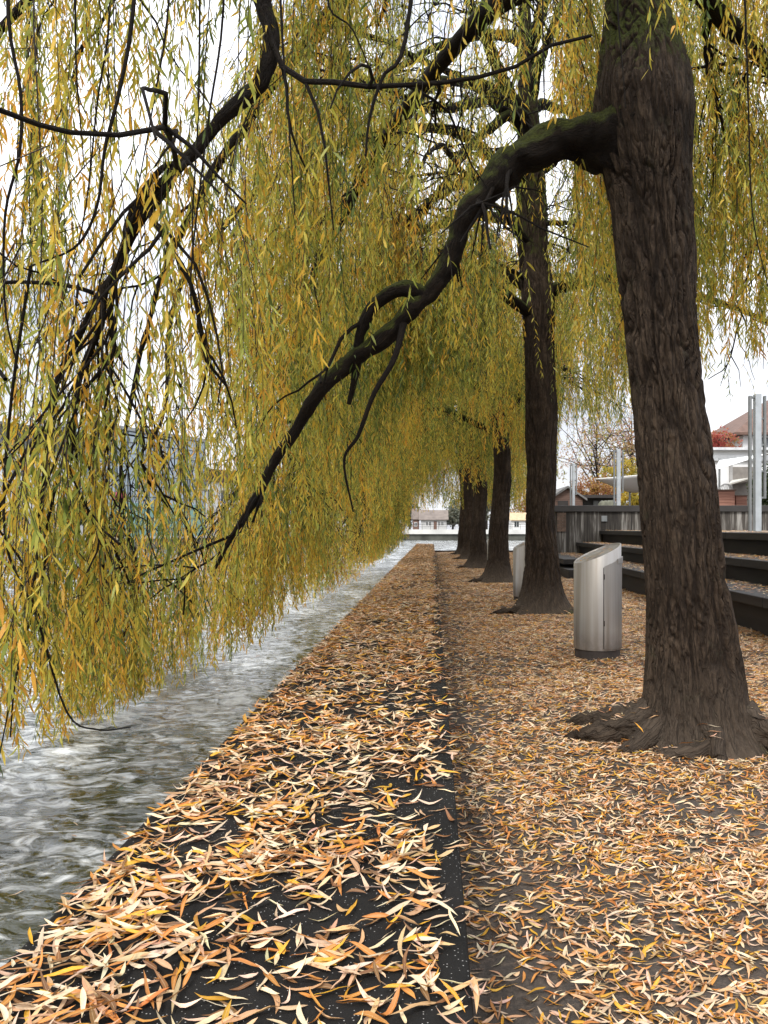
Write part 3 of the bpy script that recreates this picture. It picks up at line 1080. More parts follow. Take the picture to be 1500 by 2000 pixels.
def auto_limbs(base, top, R, seed, zlo=3.9, zhi=7.2, nl=9, toriver=1.2, skip=lambda a: False, Lm=1.0, path=None, prad=None):
    r = np.random.default_rng(int(seed * 10))
    out = []
    for k in range(nl):
        a = 2 * math.pi * (k + r.uniform(-0.3, 0.3)) / nl + seed
        if skip(a % (2 * math.pi)):
            continue
        z = zlo + (zhi - zlo) * ((k * 0.618) % 1.0)
        el = r.uniform(0.45, 1.0)
        L = r.uniform(3.6, 5.2) * Lm * (toriver if math.cos(a) < -0.2 else 0.95)
        d = np.array([math.cos(a) * math.cos(el), math.sin(a) * math.cos(el), math.sin(el)])
        zz = np.interp(z, path[:, 2], np.arange(len(path)))
        i = int(min(len(path) - 2, zz))
        f = zz - i
        p0 = path[i] * (1 - f) + path[i + 1] * f
        pts = grow(p0, d, L, 10, 0.10, 0.115)
        r0 = r.uniform(0.07, 0.12)
        out.append((pts, np.linspace(r0, 0.022, len(pts)), 9, False))
    return out


def seq(items):
    return np.array([P(*i) for i in items])


# --- the nearest willow
B1 = (1.87, 5.5, 0.0)
p1 = seq([(1350, 1462, 5.5), (1347, 1350, 5.5), (1341, 1200, 5.5), (1326, 1000, 5.5), (1309, 800, 5.5), (1287, 600, 5.5), (1281, 500, 5.5), (1274, 400, 5.5),
          (1262, 300, 5.5), (1257, 215, 5.5), (1258, 130, 5.52), (1246, 20, 5.55), (1240, -120, 5.6), (1232, -330, 5.65)])
r1 = np.array([0.35, 0.325, 0.295, 0.277, 0.27, 0.268, 0.273, 0.292, 0.345, 0.37, 0.325, 0.24, 0.205, 0.15])
limbA = (seq([(1290, 262, 5.5), (1215, 268, 5.5), (1178, 270, 5.5), (1142, 270, 5.5), (1085, 270, 5.5), (1025, 310, 5.55), (975, 352, 5.6), (935, 388, 5.62), (898, 440, 5.65), (875, 515, 5.7),
              (848, 570, 5.75), (800, 610, 5.8), (745, 670, 5.85), (680, 712, 5.9), (630, 755, 5.9), (578, 835, 6.0), (542, 895, 6.0), (505, 965, 6.0), (455, 1045, 6.1), (420, 1110, 6.1)]),
         np.array([.30, .285, .225, .175, .142, .126, .115, .094, .076, .066, .066, .066, .062, .058, .052, .046, .04, .032, .022, .012]), 10, True)
limbA2 = (seq([(840, 580, 5.76), (812, 570, 5.76), (770, 572, 5.75), (732, 598, 5.8), (708, 648, 5.85), (698, 705, 5.9), (680, 790, 6.0)]), np.array([.06, .062, .055, .05, .043, .035, .015]), 3, False)
limbA3 = (seq([(790, 625, 5.8), (770, 700, 5.6), (730, 770, 5.5), (700, 850, 5.5), (672, 900, 5.5), (690, 1000, 5.5)]), np.array([.03, .022, .018, .015, .01, .006]), 3, False)
limbB = (seq([(1243, -60, 5.6), (1000, -420, 5.0), (720, -460, 4.6), (545, -230, 4.4), (513, -40, 4.3), (527, 70, 4.3), (510, 160, 4.3), (468, 194, 4.3), (420, 240, 4.3), (385, 290, 4.3),
              (345, 332, 4.3), (310, 378, 4.3), (276, 425, 4.3), (252, 470, 4.3), (225, 535, 4.3), (185, 598, 4.35), (150, 665, 4.4), (115, 735, 4.45), (92, 850, 4.5)]),
         np.array([.14, .11, .085, .065, .05, .052, .05, .042, .04, .038, .037, .036, .035, .032, .024, .021, .019, .015, .008]), 5, True)
limbB2 = (seq([(250, 468, 4.3), (230, 530, 4.28), (216, 600, 4.27), (221, 660, 4.27), (222, 690, 4.27), (196, 725, 4.27), (158, 768, 4.27), (112, 822, 4.27)]), np.array([.02, .019, .017, .016, .013, .011, .009, .005]), 2, False)
limbB3 = (seq([(350, 318, 4.28), (318, 328, 4.26), (282, 372, 4.25), (250, 430, 4.25), (240, 492, 4.26)]), np.array([.017, .018, .017, .016, .016]), 0, False)
limbB4 = (seq([(182, 572, 4.33), (150, 562, 4.33), (92, 553, 4.33), (0, 552, 4.33), (-140, 566, 4.33)]), np.array([.013, .012, .011, .011, .008]), 2, False)
limbB5 = (seq([(205, 560, 4.32), (196, 640, 4.3), (168, 700, 4.3), (150, 765, 4.3), (140, 900, 4.3)]), np.array([.02, .018, .016, .013, .006]), 2, False)
limbB6 = (seq([(221, 662, 4.27), (232, 695, 4.27), (250, 720, 4.27)]), np.array([.012, .009, .004]), 0, False)
limbC = (np.array([[1.5, 5.6, 5.9], [0.9, 4.6, 6.2], [-0.2, 3.4, 5.9], [-1.3, 2.8, 5.2], [-2.2, 2.6, 4.5]]), np.array([.10, .08, .05, .03, .012]), 5, False)
hang = []
for pl, Y, ra in [([(30, -420), (15, 0), (40, 180), (38, 300), (10, 420), (10, 600), (35, 720)], 3.0, .0085),
                  ([(290, -420), (262, 0), (235, 170), (205, 290), (190, 400), (150, 480), (60, 520)], 3.2, .010),
                  ([(430, -420), (437, 0), (405, 250), (372, 560), (400, 700)], 3.6, .007),
                  ([(548, -350), (548, 0), (565, 250), (576, 420)], 3.0, .006),
                  ([(385, -420), (390, 0), (386, 250), (376, 480), (410, 700)], 3.4, .006),
                  ([(840, -420), (795, 60), (748, 150), (722, 230), (714, 305)], 3.6, .012),
                  ([(145, -420), (147, 0), (150, 150), (165, 330)], 3.3, .006),
                  ([(720, -350), (640, -20), (690, 60), (745, 190)], 4.2, .008),
                  ([(345, -400), (330, 0), (300, 200), (260, 420)], 3.8, .007),
                  ([(200, -400), (215, 0), (190, 200), (165, 420), (120, 600)], 3.9, .007),
                  ([(60, 520), (20, 800), (10, 1050), (70, 1200), (130, 1390), (190, 1425), (255, 1420)], 4.1, .009),
                  ([(92, 850), (75, 1050), (60, 1200), (30, 1330), (20, 1440)], 4.2, .010),
                  ([(158, 768), (95, 1010), (85, 1120), (35, 1300), (0, 1470)], 4.25, .009),
                  ([(455, 1045), (350, 1090), (240, 1145), (180, 1230)], 5.9, .012),
                  ([(1062, -300), (1060, 0), (1062, 160), (1066, 230)], 2.75, .004),
                  ([(1200, -300), (1206, 0), (1215, 120), (1222, 210)], 2.9, .004),
                  ([(1440, -300), (1455, 0), (1462, 220), (1470, 420), (1500, 560)], 3.6, .006)]:
    hang.append((seq([(a, b, Y) for a, b in pl]), np.linspace(ra, ra * 0.4, len(pl)), 0, True))


def s_gap(x, y, px, pyb, pyt):
    # the thin part of the curtain where the glass hall and the sky above it show
    r = rng.random(len(x))
    return (y > 0.3) & (pyb > 580) & (pyt < 960) & (((px > 222) & (px < 335) & (r < 0.62)) | ((px >= 335) & (px < 440) & (r < 0.3)))


def t_two(x, y, px, pyb):
    # the second trunk stays in sight well up into the crowns
    return (y > 0.3) & (y < 13.45) & (px > 985) & (px < 1105) & (pyb > 230) & (rng.random(len(x)) < 0.72)


def keep1(x, y, zb, px, pyb, pyt):
    """twigs that would stand in front of the near trunk or the open path"""
    a = (y < 5.45) & (y > 0.3) & (px > 1120) & (px < 1420) & (pyb > 240)
    b = (y < 5.2) & (y > 0.3) & (px > 560) & (px < 1130) & (pyb > 470) & ((pyb > 800) | (rng.random(len(x)) < 0.6)) & ~((px > 835) & (px < 985) & (pyb < 640))
    e = (y < 3.9) & (y > 0.3) & (px > -60) & (px < 1500) & (rng.random(len(x)) < 0.8)
    g = (y > 0.3) & (px > 1380) & (px < 1600) & (pyb > 820)
    # the clear patch of sky over the far bank
    h = (y > 0.3) & (px > 770) & (px < 1120) & (pyb < 560) & (pyb > -60) & (rng.random(len(x)) < 0.55)
    return a | b | e | g | s_gap(x, y, px, pyb, pyt) | h | t_two(x, y, px, pyb)


roots1 = [(math.radians(196), 0.24, 0.15, 12), (math.radians(228), 0.13, 0.14, 14), (math.radians(276), 0.12, 0.2, 12), (math.radians(318), 0.2, 0.2, 9), (math.radians(5), 0.12, 0.3, 6), (math.radians(90), 0.2, 0.25, 4)]
rt1 = [(np.array([[1.52, 5.40, .17], [1.36, 5.36, .11], [1.2, 5.40, .055], [1.06, 5.46, .02], [0.93, 5.55, -.05]]), np.array([.14, .10, .075, .055, .03])),
       (np.array([[1.55, 5.32, .12], [1.42, 5.2, .06], [1.3, 5.12, .02], [1.2, 5.1, -.04]]), np.array([.1, .07, .05, .03])),
       (np.array([[1.84, 5.18, .16], [1.86, 5.06, .12], [1.845, 4.97, .05], [1.84, 4.9, -.05]]), np.array([.08, .058, .052, .045])),
       (np.array([[1.48, 5.08, -.01], [1.62, 5.03, .03], [1.75, 5.02, .05], [1.87, 5.06, .08]]), np.array([.035, .05, .05, .045])),
       (np.array([[2.1, 5.3, .2], [2.26, 5.18, .11], [2.42, 5.08, .04], [2.6, 5.0, -.04]]), np.array([.12, .10, .075, .05])),
       (np.array([[1.5, 5.62, .12], [1.3, 5.75, .06], [1.15, 5.9, .02], [1.05, 6.0, -.04]]), np.array([.11, .07, .05, .03]))]
limbs1 = [limbA, limbA2, limbA3, limbB, limbB2, limbB3, limbB4, limbB5, limbB6, limbC] + hang
limbs1 += [(np.array([[1.5, 5.6, 5.8], [0.1, 6.6, 6.7], [-1.5, 7.6, 6.0], [-2.8, 8.2, 4.4], [-3.4, 8.5, 2.6], [-3.5, 8.6, 1.6]]), np.array([.11, .09, .06, .035, .02, .010]), 16, True),
           (np.array([[1.4, 5.3, 5.9], [0.0, 5.0, 6.4], [-1.6, 5.0, 5.8], [-3.1, 5.2, 4.6], [-3.7, 5.3, 2.7], [-3.8, 5.4, 1.6]]), np.array([.10, .08, .045, .025, .018, .008]), 16, True),
           (np.array([[1.5, 5.7, 5.6], [0.6, 7.0, 6.3], [-0.5, 8.6, 5.9], [-1.5, 9.6, 4.6], [-2.0, 10.0, 3.0], [-2.1, 10.1, 2.0]]), np.array([.10, .09, .06, .045, .03, .012]), 14, True)]
limbs1 += auto_limbs(B1, None, 5, 1.3, 5.2, 7.0, 8, 1.15, path=p1)
build_tree(B1, 'big dark-barked willow with spreading roots, thickest trunk nearest the camera', p1, r1, limbs1, roots1, rt1, 440, 800, 0.034, 3500, 1.0, 29, 1.0, True, 4.0, keep1, 1.9)


def keep2(x, y, zb, px, pyb, pyt):
    # open view under the crowns along the path
    a = (px > 800) & (px < 1000) & (pyb > 1000)
    b = (px > 1090) & (px < 1250) & (pyb > 830) & (rng.random(len(x)) < 0.85)
    c = (px > 1380) & (px < 1520) & (pyb > 790)
    h = (y < 14.5) & (px > 790) & (px < 1060) & (pyb < 520) & (rng.random(len(x)) < 0.45)
    return a | b | c | h | s_gap(x, y, px, pyb, pyt) | t_two(x, y, px, pyb)


# --- the second willow
Y2 = 13.7
B2 = (1.96, Y2, 0.0)
p2 = seq([(1060, 1200, Y2), (1059, 1120, Y2), (1057, 1000, Y2), (1056, 800, Y2), (1050, 600, Y2), (1041, 480, Y2), (1038, 350, Y2), (1030, 200, Y2), (1025, 60, Y2), (1018, -120, Y2)])
r2 = np.array([.36, .315, .272, .285, .275, .275, .25, .17, .13, .08])


def t2(items, r0, r1_, nsec=8):
    n = len(items)
    return (np.array([P(a, b, Y2 - 0.35 * i) for i, (a, b) in enumerate(items)]), np.linspace(r0, r1_, n), nsec, False)


limbs2 = [t2([(1030, 230), (1000, 195), (962, 110), (940, 60), (915, 0), (880, -80)], .13, .06),
          t2([(1035, 260), (990, 205), (935, 165), (880, 155), (845, 168), (815, 205), (770, 260)], .13, .04),
          t2([(1032, 250), (985, 215), (945, 195), (880, 215), (840, 205), (800, 245), (740, 300)], .11, .03),
          t2([(1038, 290), (1020, 222), (968, 242), (920, 285), (885, 330), (868, 355), (838, 395), (790, 430)], .10, .035),
          t2([(1040, 350), (980, 335), (920, 352), (872, 370), (838, 402), (800, 440), (740, 500)], .12, .04),
          t2([(870, 170), (790, 162), (735, 160), (690, 140), (650, 124), (615, 106), (560, 120)], .07, .03),
          t2([(1036, 210), (1055, 120), (1085, 40), (1120, -60)], .10, .05),
          t2([(1040, 300), (1090, 260), (1150, 230), (1250, 200), (1340, 210)], .09, .03),
          t2([(1045, 440), (1100, 435), (1160, 445), (1220, 470)], .05, .02, 5),
          t2([(1050, 560), (980, 520), (930, 530), (870, 580)], .05, .02, 5)]
limbs2 += [river_limb(B2, 5.2, -2.4, 1.6, 2.0, .10), river_limb(B2, 6.4, 0.4, 2.4, 2.2, .11), river_limb(B2, 5.6, 2.6, 1.4, 2.0, .10), river_limb(B2, 7.6, -1.8, 3.2, 3.0, .10)]
limbs2 += auto_limbs(B2, None, 5, 2.9, 5.2, 10.5, 9, 1.25, skip=lambda a: 2.5 < a < 3.6, path=p2)
build_tree(B2, 'willow standing between the steel bins, second trunk of the row', p2, r2, limbs2,
           [(math.radians(195), 0.28, 0.2, 5), (math.radians(250), 0.12, 0.25, 5), (math.radians(330), 0.2, 0.2, 5), (math.radians(20), .15, .2, 5)],
           [(np.array([[1.65, 13.55, .14], [1.42, 13.4, .06], [1.2, 13.4, .03], [1.0, 13.45, -.03]]), np.array([.10, .07, .05, .03])),
            (np.array([[2.2, 13.5, .1], [2.42, 13.42, .05], [2.65, 13.4, -.03]]), np.array([.1, .06, .03]))],
           220, 400, 0.032, 3000, 1.1, 24, 2.0, True, 5.5, keep2, 1.6)

# --- the rest of the row
rest = [((1.86, 21.6), 'leaning willow with the trunk in front of the most hidden bin, third of the row', .33, 0.25, 3000, 1.3, 20, 96),
        ((1.75, 29.0), 'fourth willow of the row with a straight dark trunk', .35, 0.26, 2500, 1.5, 16, 64),
        ((1.78, 36.9), 'fifth willow of the row, slim trunk partly hidden by the fourth', .33, 0.25, 2100, 1.7, 13, 48),
        ((1.76, 43.4), 'farthest willow of the row beside the end of the path', .34, 0.26, 2000, 1.9, 12, 48)]
for k, ((bx, by), lab, ra, rb, nst, ls, dn, seg) in enumerate(rest):
    sd = 3.0 + k * 1.7
    r = np.random.default_rng(20 + k)
    path = np.array([[bx, by, -0.05], [bx, by, .35], [bx - .02, by, 1.5], [bx + 0.03, by, 3.0], [bx - .05, by, 4.6], [bx - .2, by, 6.2], [bx - .25, by, 8.0], [bx - .1, by + .3, 10.2]])
    if k == 0:
        path[2:, 0] += [0.03, 0.1, -0.02, -0.12, -0.2, -0.2]
    path[3:, :2] += r.normal(0, 0.06, (5, 2))
    rad = np.array([ra * 1.12, ra, rb * 1.05, rb, rb * .95, rb * .8, rb * .55, .06])
    lim = auto_limbs((bx, by, 0), None, 5, sd, 4.0, 9.4, 12, 1.3, path=path)
    lim += [river_limb((bx, by), 5.0, -2.6, 1.0, 1.8, .10), river_limb((bx, by), 6.4, 0.4, 1.9, 2.2, .11), river_limb((bx, by), 5.4, 2.4, 1.0, 1.8, .10), river_limb((bx, by), 7.8, -1.2, 3.0, 3.0, .10)]
    build_tree((bx, by, 0), lab, path, rad, lim, [(3.3, .24, .22, 9), (4.3, .16, .25, 9), (5.5, .2, .2, 9)], [(np.array([[bx - .25, by - .1, .14], [bx - .5, by - .2, .06], [bx - .75, by - .25, .02], [bx - .95, by - .22, -.04]]), np.array([.1, .07, .05, .03]))], seg, 200, 0.03, nst, ls, dn, sd, False, 5.0, keep2, 1.5, 0.07)
#BACKGROUND
# ------------------------------------------------------------------ things behind the retaining wall
ZINC = plain('galvanised_steel', (0.42, 0.45, 0.47), 0.5, 0.3, var=0.15, scale=4)
ZINC_DARK = plain('weathered_steel', (0.2, 0.21, 0.21), 0.55, 0.3, var=0.2, scale=4)
BROWNW = plain('brown_boards', (0.17, 0.10, 0.075), 0.85, var=0.4, scale=3)
REDW = plain('red_boards', (0.36, 0.17, 0.12), 0.8, var=0.3, scale=3)
GREYROOF = plain('grey_roofing', (0.16, 0.155, 0.15), 0.8, var=0.3, scale=2)
TILE = plain('brown_roof_tiles', (0.135, 0.08, 0.06), 0.85, var=0.35, scale=3, bump=0.4)
WHITEW = plain('white_render', (0.72, 0.72, 0.71), 0.85, var=0.08, scale=0.7)
CREAM = plain('cream_render', (0.72, 0.66, 0.47), 0.85, var=0.1, scale=0.7)
CANVAS = plain('white_canvas', (0.85, 0.85, 0.84), 0.8, var=0.04, scale=0.7)
GLASSD = NT('dark_glass').set((0.03, 0.035, 0.04), 0.08, Specular_IOR_Level=0.8)
GLASSB = NT('blue_glass').set((0.36, 0.43, 0.49), 0.12, Specular_IOR_Level=0.9)
GLASSG = NT('green_glass').set((0.18, 0.34, 0.29), 0.1, Specular_IOR_Level=0.8)
MULL = plain('mullion', (0.06, 0.065, 0.07), 0.5)
DARKW = plain('dark_boards', (0.035, 0.03, 0.028), 0.8, var=0.3)


def mat_boards(name, c0, c1, pitch=0.13):
    k = NT(name)
    z = k.n('ShaderNodeSeparateXYZ', {'Vector': k.n('ShaderNodeNewGeometry').outputs['Position']}).outputs['Z']
    fr = k.math('FRACT', k.math('DIVIDE', z, pitch))
    gap = k.ramp(fr, [(0.0, (0, 0, 0)), (0.12, (1, 1, 1))])
    f = k.noise(k.pos((0.5, 0.5, 8)), 2.5, 4)
    c = k.ramp(f, [(0.3, c0), (0.7, c1)])
    c = k.mix(gap, tuple(q * 0.3 for q in c0), c)
    k.bump(gap, 0.6, 0.015)
    return k.set(c, 0.8)


BOARDS_RED = mat_boards('red_cladding', (0.27, 0.12, 0.085), (0.42, 0.21, 0.15))
BOARDS_BROWN = mat_boards('brown_cladding', (0.11, 0.065, 0.05), (0.2, 0.125, 0.095))


def frame_post(px, pybase, pytop, Y, label, ww, gap):
    b = P(px, pybase, Y)
    top = P(px, pytop, Y)[2]
    t = thing('steel_mast', label, 'mast', b, 'tall galvanised masts')
    mb = MB().box(b[0] - ww / 2, b[0] + ww / 2, Y - 0.09, Y + 0.09, b[2], top)
    mb.build('post', ZINC, t, bevel=0.008)
    for sx, r in ((-1, 0.032), (1, 0.028)):
        x = b[0] + sx * gap
        mb = MB().box(x - r, x + r, Y - 0.05, Y + 0.05, b[2] + (0.0 if sx < 0 else 0.9), top - 0.05)
        mb.build('guide_rail', ZINC_DARK, t)
    mb = MB()
    z = b[2] + 0.9
    while z < top:
        mb.box(b[0] + ww / 2, b[0] + gap, Y - 0.03, Y + 0.03, z, z + 0.05)
        z += 0.72
    mb.box(b[0] - gap, b[0] - ww / 2, Y - 0.03, Y + 0.03, top - 0.12, top - 0.06)
    mb.build('bracket', ZINC_DARK, t)


frame_post(1479, 1038, 770, 21.0, 'tall galvanised mast with side rails standing on the upper terrace', 0.165, 0.20)
frame_post(1208, 1000, 877, 36.0, 'slim galvanised mast in front of the white sail canopy', 0.17, 0.20)
frame_post(1120, 1000, 905, 40.0, 'thin pale mast in front of the gabled timber hut', 0.13, 0.15)


def gable_hut(name, label, cat, x0, x1, Y, D, zb, ze, zr, wallm, roofm, over=0.25, ridge_along='y', group=None):
    """small house whose gable faces the path when ridge_along is y"""
    cx = (x0 + x1) / 2
    t = thing(name, label, cat, (cx, Y, zb), group)
    mb = MB()
    if ridge_along == 'y':
        prof = np.array([[x0, zb], [x1, zb], [x1, ze], [cx, zr], [x0, ze]])
        V = np.concatenate([np.c_[prof[:, 0], np.full(5, Y), prof[:, 1]], np.c_[prof[:, 0], np.full(5, Y + D), prof[:, 1]]])
        mb.add(V, [np.array([[0, 1, 2, 3, 4], [9, 8, 7, 6, 5]]), np.array([[i, 5 + i, 5 + (i + 1) % 5, (i + 1) % 5] for i in range(5)])])
    else:
        cy = Y + D / 2
        prof = np.array([[Y, zb], [Y + D, zb], [Y + D, ze], [cy, zr], [Y, ze]])
        V = np.concatenate([np.c_[np.full(5, x0), prof], np.c_[np.full(5, x1), prof]])
        mb.add(V, [np.array([[4, 3, 2, 1, 0], [5, 6, 7, 8, 9]]), np.array([[i, (i + 1) % 5, 5 + (i + 1) % 5, 5 + i] for i in range(5)])])
    mb.build('wall', wallm, t)
    th = 0.12
    mb = MB()
    for s in (-1, 1):
        if ridge_along == 'y':
            hw = (x1 - x0) / 2
            sl = (zr - ze) / hw
            a = np.array([cx, zr + 0.03])
            b = np.array([cx + s * (hw + over), zr + 0.03 - sl * (hw + over)])
            q = [[a[0], Y - over, a[1]], [b[0], Y - over, b[1]], [b[0], Y + D + over, b[1]], [a[0], Y + D + over, a[1]]]
        else:
            hw = D / 2
            sl = (zr - ze) / hw
            cy = Y + D / 2
            b = [cy + s * (hw + over), zr + 0.03 - sl * (hw + over)]
            q = [[x0 - over, cy, zr + 0.03], [x0 - over, b[0], b[1]], [x1 + over, b[0], b[1]], [x1 + over, cy, zr + 0.03]]
        q = np.array(q)
        V = np.concatenate([q, q + [0, 0, th]])
        mb.add(V, [[0, 1, 2, 3], [7, 6, 5, 4], [0, 4, 5, 1], [1, 5, 6, 2], [2, 6, 7, 3], [3, 7, 4, 0]])
    mb.build('roof', roofm, t)
    return t


def window(t, cx, Y, z0, z1, w, frame=WHITEW, glass=GLASSD, nx=2, ny=2):
    """window standing on a wall that faces -y at depth Y"""
    f = MB()
    b = 0.07
    f.box(cx - w / 2, cx - w / 2 + b, Y - 0.05, Y - 0.003, z0, z1).box(cx + w / 2 - b, cx + w / 2, Y - 0.05, Y - 0.003, z0, z1)
    f.box(cx - w / 2 + b, cx + w / 2 - b, Y - 0.05, Y - 0.003, z0, z0 + b).box(cx - w / 2 + b, cx + w / 2 - b, Y - 0.05, Y - 0.003, z1 - b, z1)
    for i in range(1, nx):
        x = cx - w / 2 + w * i / nx
        f.box(x - 0.03, x + 0.03, Y - 0.045, Y - 0.018, z0 + b, z1 - b)
    o = f.build('window', frame, t)
    MB().box(cx - w / 2 + b, cx + w / 2 - b, Y - 0.015, Y - 0.006, z0 + b, z1 - b).build('pane', glass, o)


# timber hut with gable, left
a, b = P(1082, 989, 44), P(1144, 957, 44)
h = gable_hut('timber_hut', 'brown timber hut with a grey gable roof above the stained wall', 'hut', a[0] - 0.1, P(1138, 0, 44)[0], 44, 4, 1.9, P(0, 974, 44)[2], P(0, 954, 44)[2], BOARDS_BROWN, GREYROOF, 0.22)
MB().box(P(1089, 0, 44)[0], P(1109, 0, 44)[0], 43.92, 43.99, 2.0, P(0, 978, 44)[2]).build('door', DARKW, h)
# dark flat-roofed shed
x0, x1 = P(1131, 0, 46)[0], P(1200, 0, 46)[0]
t = thing('flat_roofed_shed', 'low dark shed with a flat overhanging roof beside the timber hut', 'shed', (x0, 46, 1.9))
MB().box(x0 + 0.3, x1, 46.3, 50, 1.9, P(0, 973, 46)[2]).build('wall', plain('dark_shed_boards', (0.06, 0.058, 0.055), 0.8), t)
MB().box(x0 - 0.3, x1 + 0.1, 45.6, 50.3, P(0, 973, 46)[2] + 0.003, P(0, 967, 46)[2]).build('roof', DARKW, t)
MB().box(x0 + 0.9, x0 + 1.2, 46.2, 46.29, 1.95, P(0, 978, 46)[2]).build('door', ZINC_DARK, t)
# covered heap under a tarpaulin beside the mast
c = P(1186, 985, 41)
V, Fq = grid(np.linspace(-0.55, 0.55, 22), np.linspace(-0.5, 0.5, 18), lambda x, y: 0 * x)
r_ = np.maximum(np.abs(V[:, 0]) / 0.55, np.abs(V[:, 1]) / 0.5)
V[:, 2] = (1 - r_ ** 6) * 1.0 + 0.06 * perlin(V * 6)
tag(add_mesh('tarpaulin', V + [c[0], 41, 1.95], Fq, plain('olive_tarpaulin', (0.11, 0.11, 0.075), 0.7, var=0.5, scale=5)), 'olive tarpaulin over a heap beside the slim mast', 'tarpaulin')


def sail(label, corners, sag):
    """four-cornered tensioned canvas with real thickness, on slim posts"""
    c = np.array(corners)
    n = 14
    u, v = np.meshgrid(np.linspace(0, 1, n), np.linspace(0, 1, n))
    u, v = u.ravel(), v.ravel()
    Pt = (c[0] * ((1 - u) * (1 - v))[:, None] + c[1] * (u * (1 - v))[:, None] + c[2] * (u * v)[:, None] + c[3] * ((1 - u) * v)[:, None])
    Pt[:, 2] -= sag * (1 - (2 * u - 1) ** 2) * (1 - (2 * v - 1) ** 2)
    t = thing('sail_canopy', label, 'canopy', (c[0][0], c[0][1], 1.95))
    i = (np.arange(n - 1)[:, None] * n + np.arange(n - 1)[None]).ravel()
    o = add_mesh('canvas', Pt, np.stack([i, i + 1, i + n + 1, i + n], 1), CANVAS, t)
    m = o.modifiers.new('Solidify', 'SOLIDIFY')
    m.thickness = 0.02
    for k in (1, 2, 3):
        MB().bar([c[k][0], c[k][1], 1.9], [c[k][0], c[k][1], c[k][2] + 0.1], 0.05).build('support_post', ZINC_DARK, t, smooth=True)


sail('white four-cornered sail canopy stretched beside the nearest trunk above the hedge',
     [P(1160, 935, 38), P(1296, 923, 37.5), P(1300, 960, 40), P(1230, 962, 39)], 0.25)
sail('white sloping canvas awning in front of the pale house on the right',
     [P(1395, 918, 33), P(1530, 876, 32), P(1540, 880, 36), P(1405, 899, 36)], 0.05)

# clad kiosk and low clad enclosure
x0, x1 = P(1392, 0, 34)[0], P(1435, 0, 34)[0]
t = thing('kiosk', 'red-brown clad kiosk with a wire dome on its roof above the stained wall', 'kiosk', ((x0 + x1) / 2, 34, 1.9))
MB().box(x0, x1, 34, 35.2, 1.9, P(0, 958.5, 34)[2]).build('wall', BOARDS_RED, t)
MB().box(x0 - 0.05, x1 + 0.05, 33.93, 35.27, P(0, 958.5, 34)[2] + 0.002, P(0, 957, 34)[2] + 0.02).build('roof', BROWNW, t)
mb = MB()
cx, cy, zb = (P(1418, 0, 34.6)[0]), 34.6, P(0, 957, 34)[2] + 0.02
for k in range(9):
    a = math.pi * k / 9
    th = np.linspace(0, math.pi, 15)
    r = 0.29
    mb.tube(np.stack([cx + r * np.cos(th) * math.cos(a), cy + r * np.cos(th) * math.sin(a), zb + r * np.sin(th)], 1), np.full(15, 0.012), 5)
mb.build('wire_dome', plain('dome_wire', (0.6, 0.6, 0.58), 0.5), t, smooth=True)
x0, x1 = P(1438, 0, 34.5)[0], P(1459, 0, 34.5)[0]
t = thing('clad_enclosure', 'low red-brown clad enclosure beside the kiosk', 'enclosure', ((x0 + x1) / 2, 34.5, 1.9))
MB().box(x0, x1, 34.5, 35.6, 1.9, P(0, 969, 34.5)[2]).build('side_panel', BOARDS_RED, t)
MB().box(x0 - 0.03, x1 + 0.03, 34.46, 35.64, P(0, 969, 34.5)[2] + 0.002, P(0, 969, 34.5)[2] + 0.04).build('top_board', BROWNW, t)

# pale house with a flat front extension and a brown hipped roof
Y = 46.0
t = thing('pale_house', 'pale rendered house with a brown tiled roof on the right behind the masts', 'house', (P(1460, 0, Y)[0], Y, 1.9))
xa, xb = P(1385, 0, Y)[0], P(1620, 0, Y)[0]
zt = P(0, 880, Y)[2]
MB().box(xa, xb, Y, Y + 6, 1.9, zt).build('wall', WHITEW, t)
MB().box(xa - 0.2, xb, Y - 0.35, Y + 6, zt + 0.003, zt + 0.16).build('eaves', plain('pale_gutter', (0.6, 0.61, 0.62), 0.5), t)
MB().box(xa - 0.1, xb, Y - 0.18, Y - 0.003, zt - 0.62, zt - 0.30).build('fascia', plain('grey_fascia', (0.4, 0.41, 0.42), 0.6), t)
MB().box(P(1430, 0, Y)[0], P(1470, 0, Y)[0], Y - 0.05, Y - 0.003, 2.0, P(0, 912, Y)[2]).build('shutter', plain('grey_brown_shutter', (0.2, 0.18, 0.16), 0.7), t)
MB().box(P(1424, 0, Y)[0], P(1429.5, 0, Y)[0], Y - 0.12, Y - 0.003, 2.0, zt - 0.65).build('pilaster', plain('grey_pilaster', (0.32, 0.31, 0.3), 0.7), t)
# porch roof
q = np.array([P(1422, 948, 42), P(1462, 936, 42), P(1466, 940, 46), P(1430, 940, 46)])
V = np.concatenate([q, q + [0, 0, 0.08]])
MB().add(V, [[0, 1, 2, 3], [7, 6, 5, 4], [0, 4, 5, 1], [1, 5, 6, 2], [2, 6, 7, 3], [3, 7, 4, 0]]).build('porch_roof', plain('porch_sheet', (0.45, 0.43, 0.38), 0.6), t)
Yu = 56.0
x0, x1 = P(1446, 0, Yu)[0], P(1446, 0, Yu)[0] + 12
ze, zr = P(0, 846, Yu)[2], P(0, 780, Yu)[2]
MB().box(x0 + 0.2, x1, Yu, Yu + 10, 1.9, ze).build('upper_wall', WHITEW, t)
MB().box(P(1478, 0, Yu)[0], x1, Yu - 0.06, Yu - 0.003, P(0, 878, Yu)[2], P(0, 855, Yu)[2]).build('window_band', plain('slate_panel', (0.16, 0.17, 0.18), 0.5), t)
e = 0.6
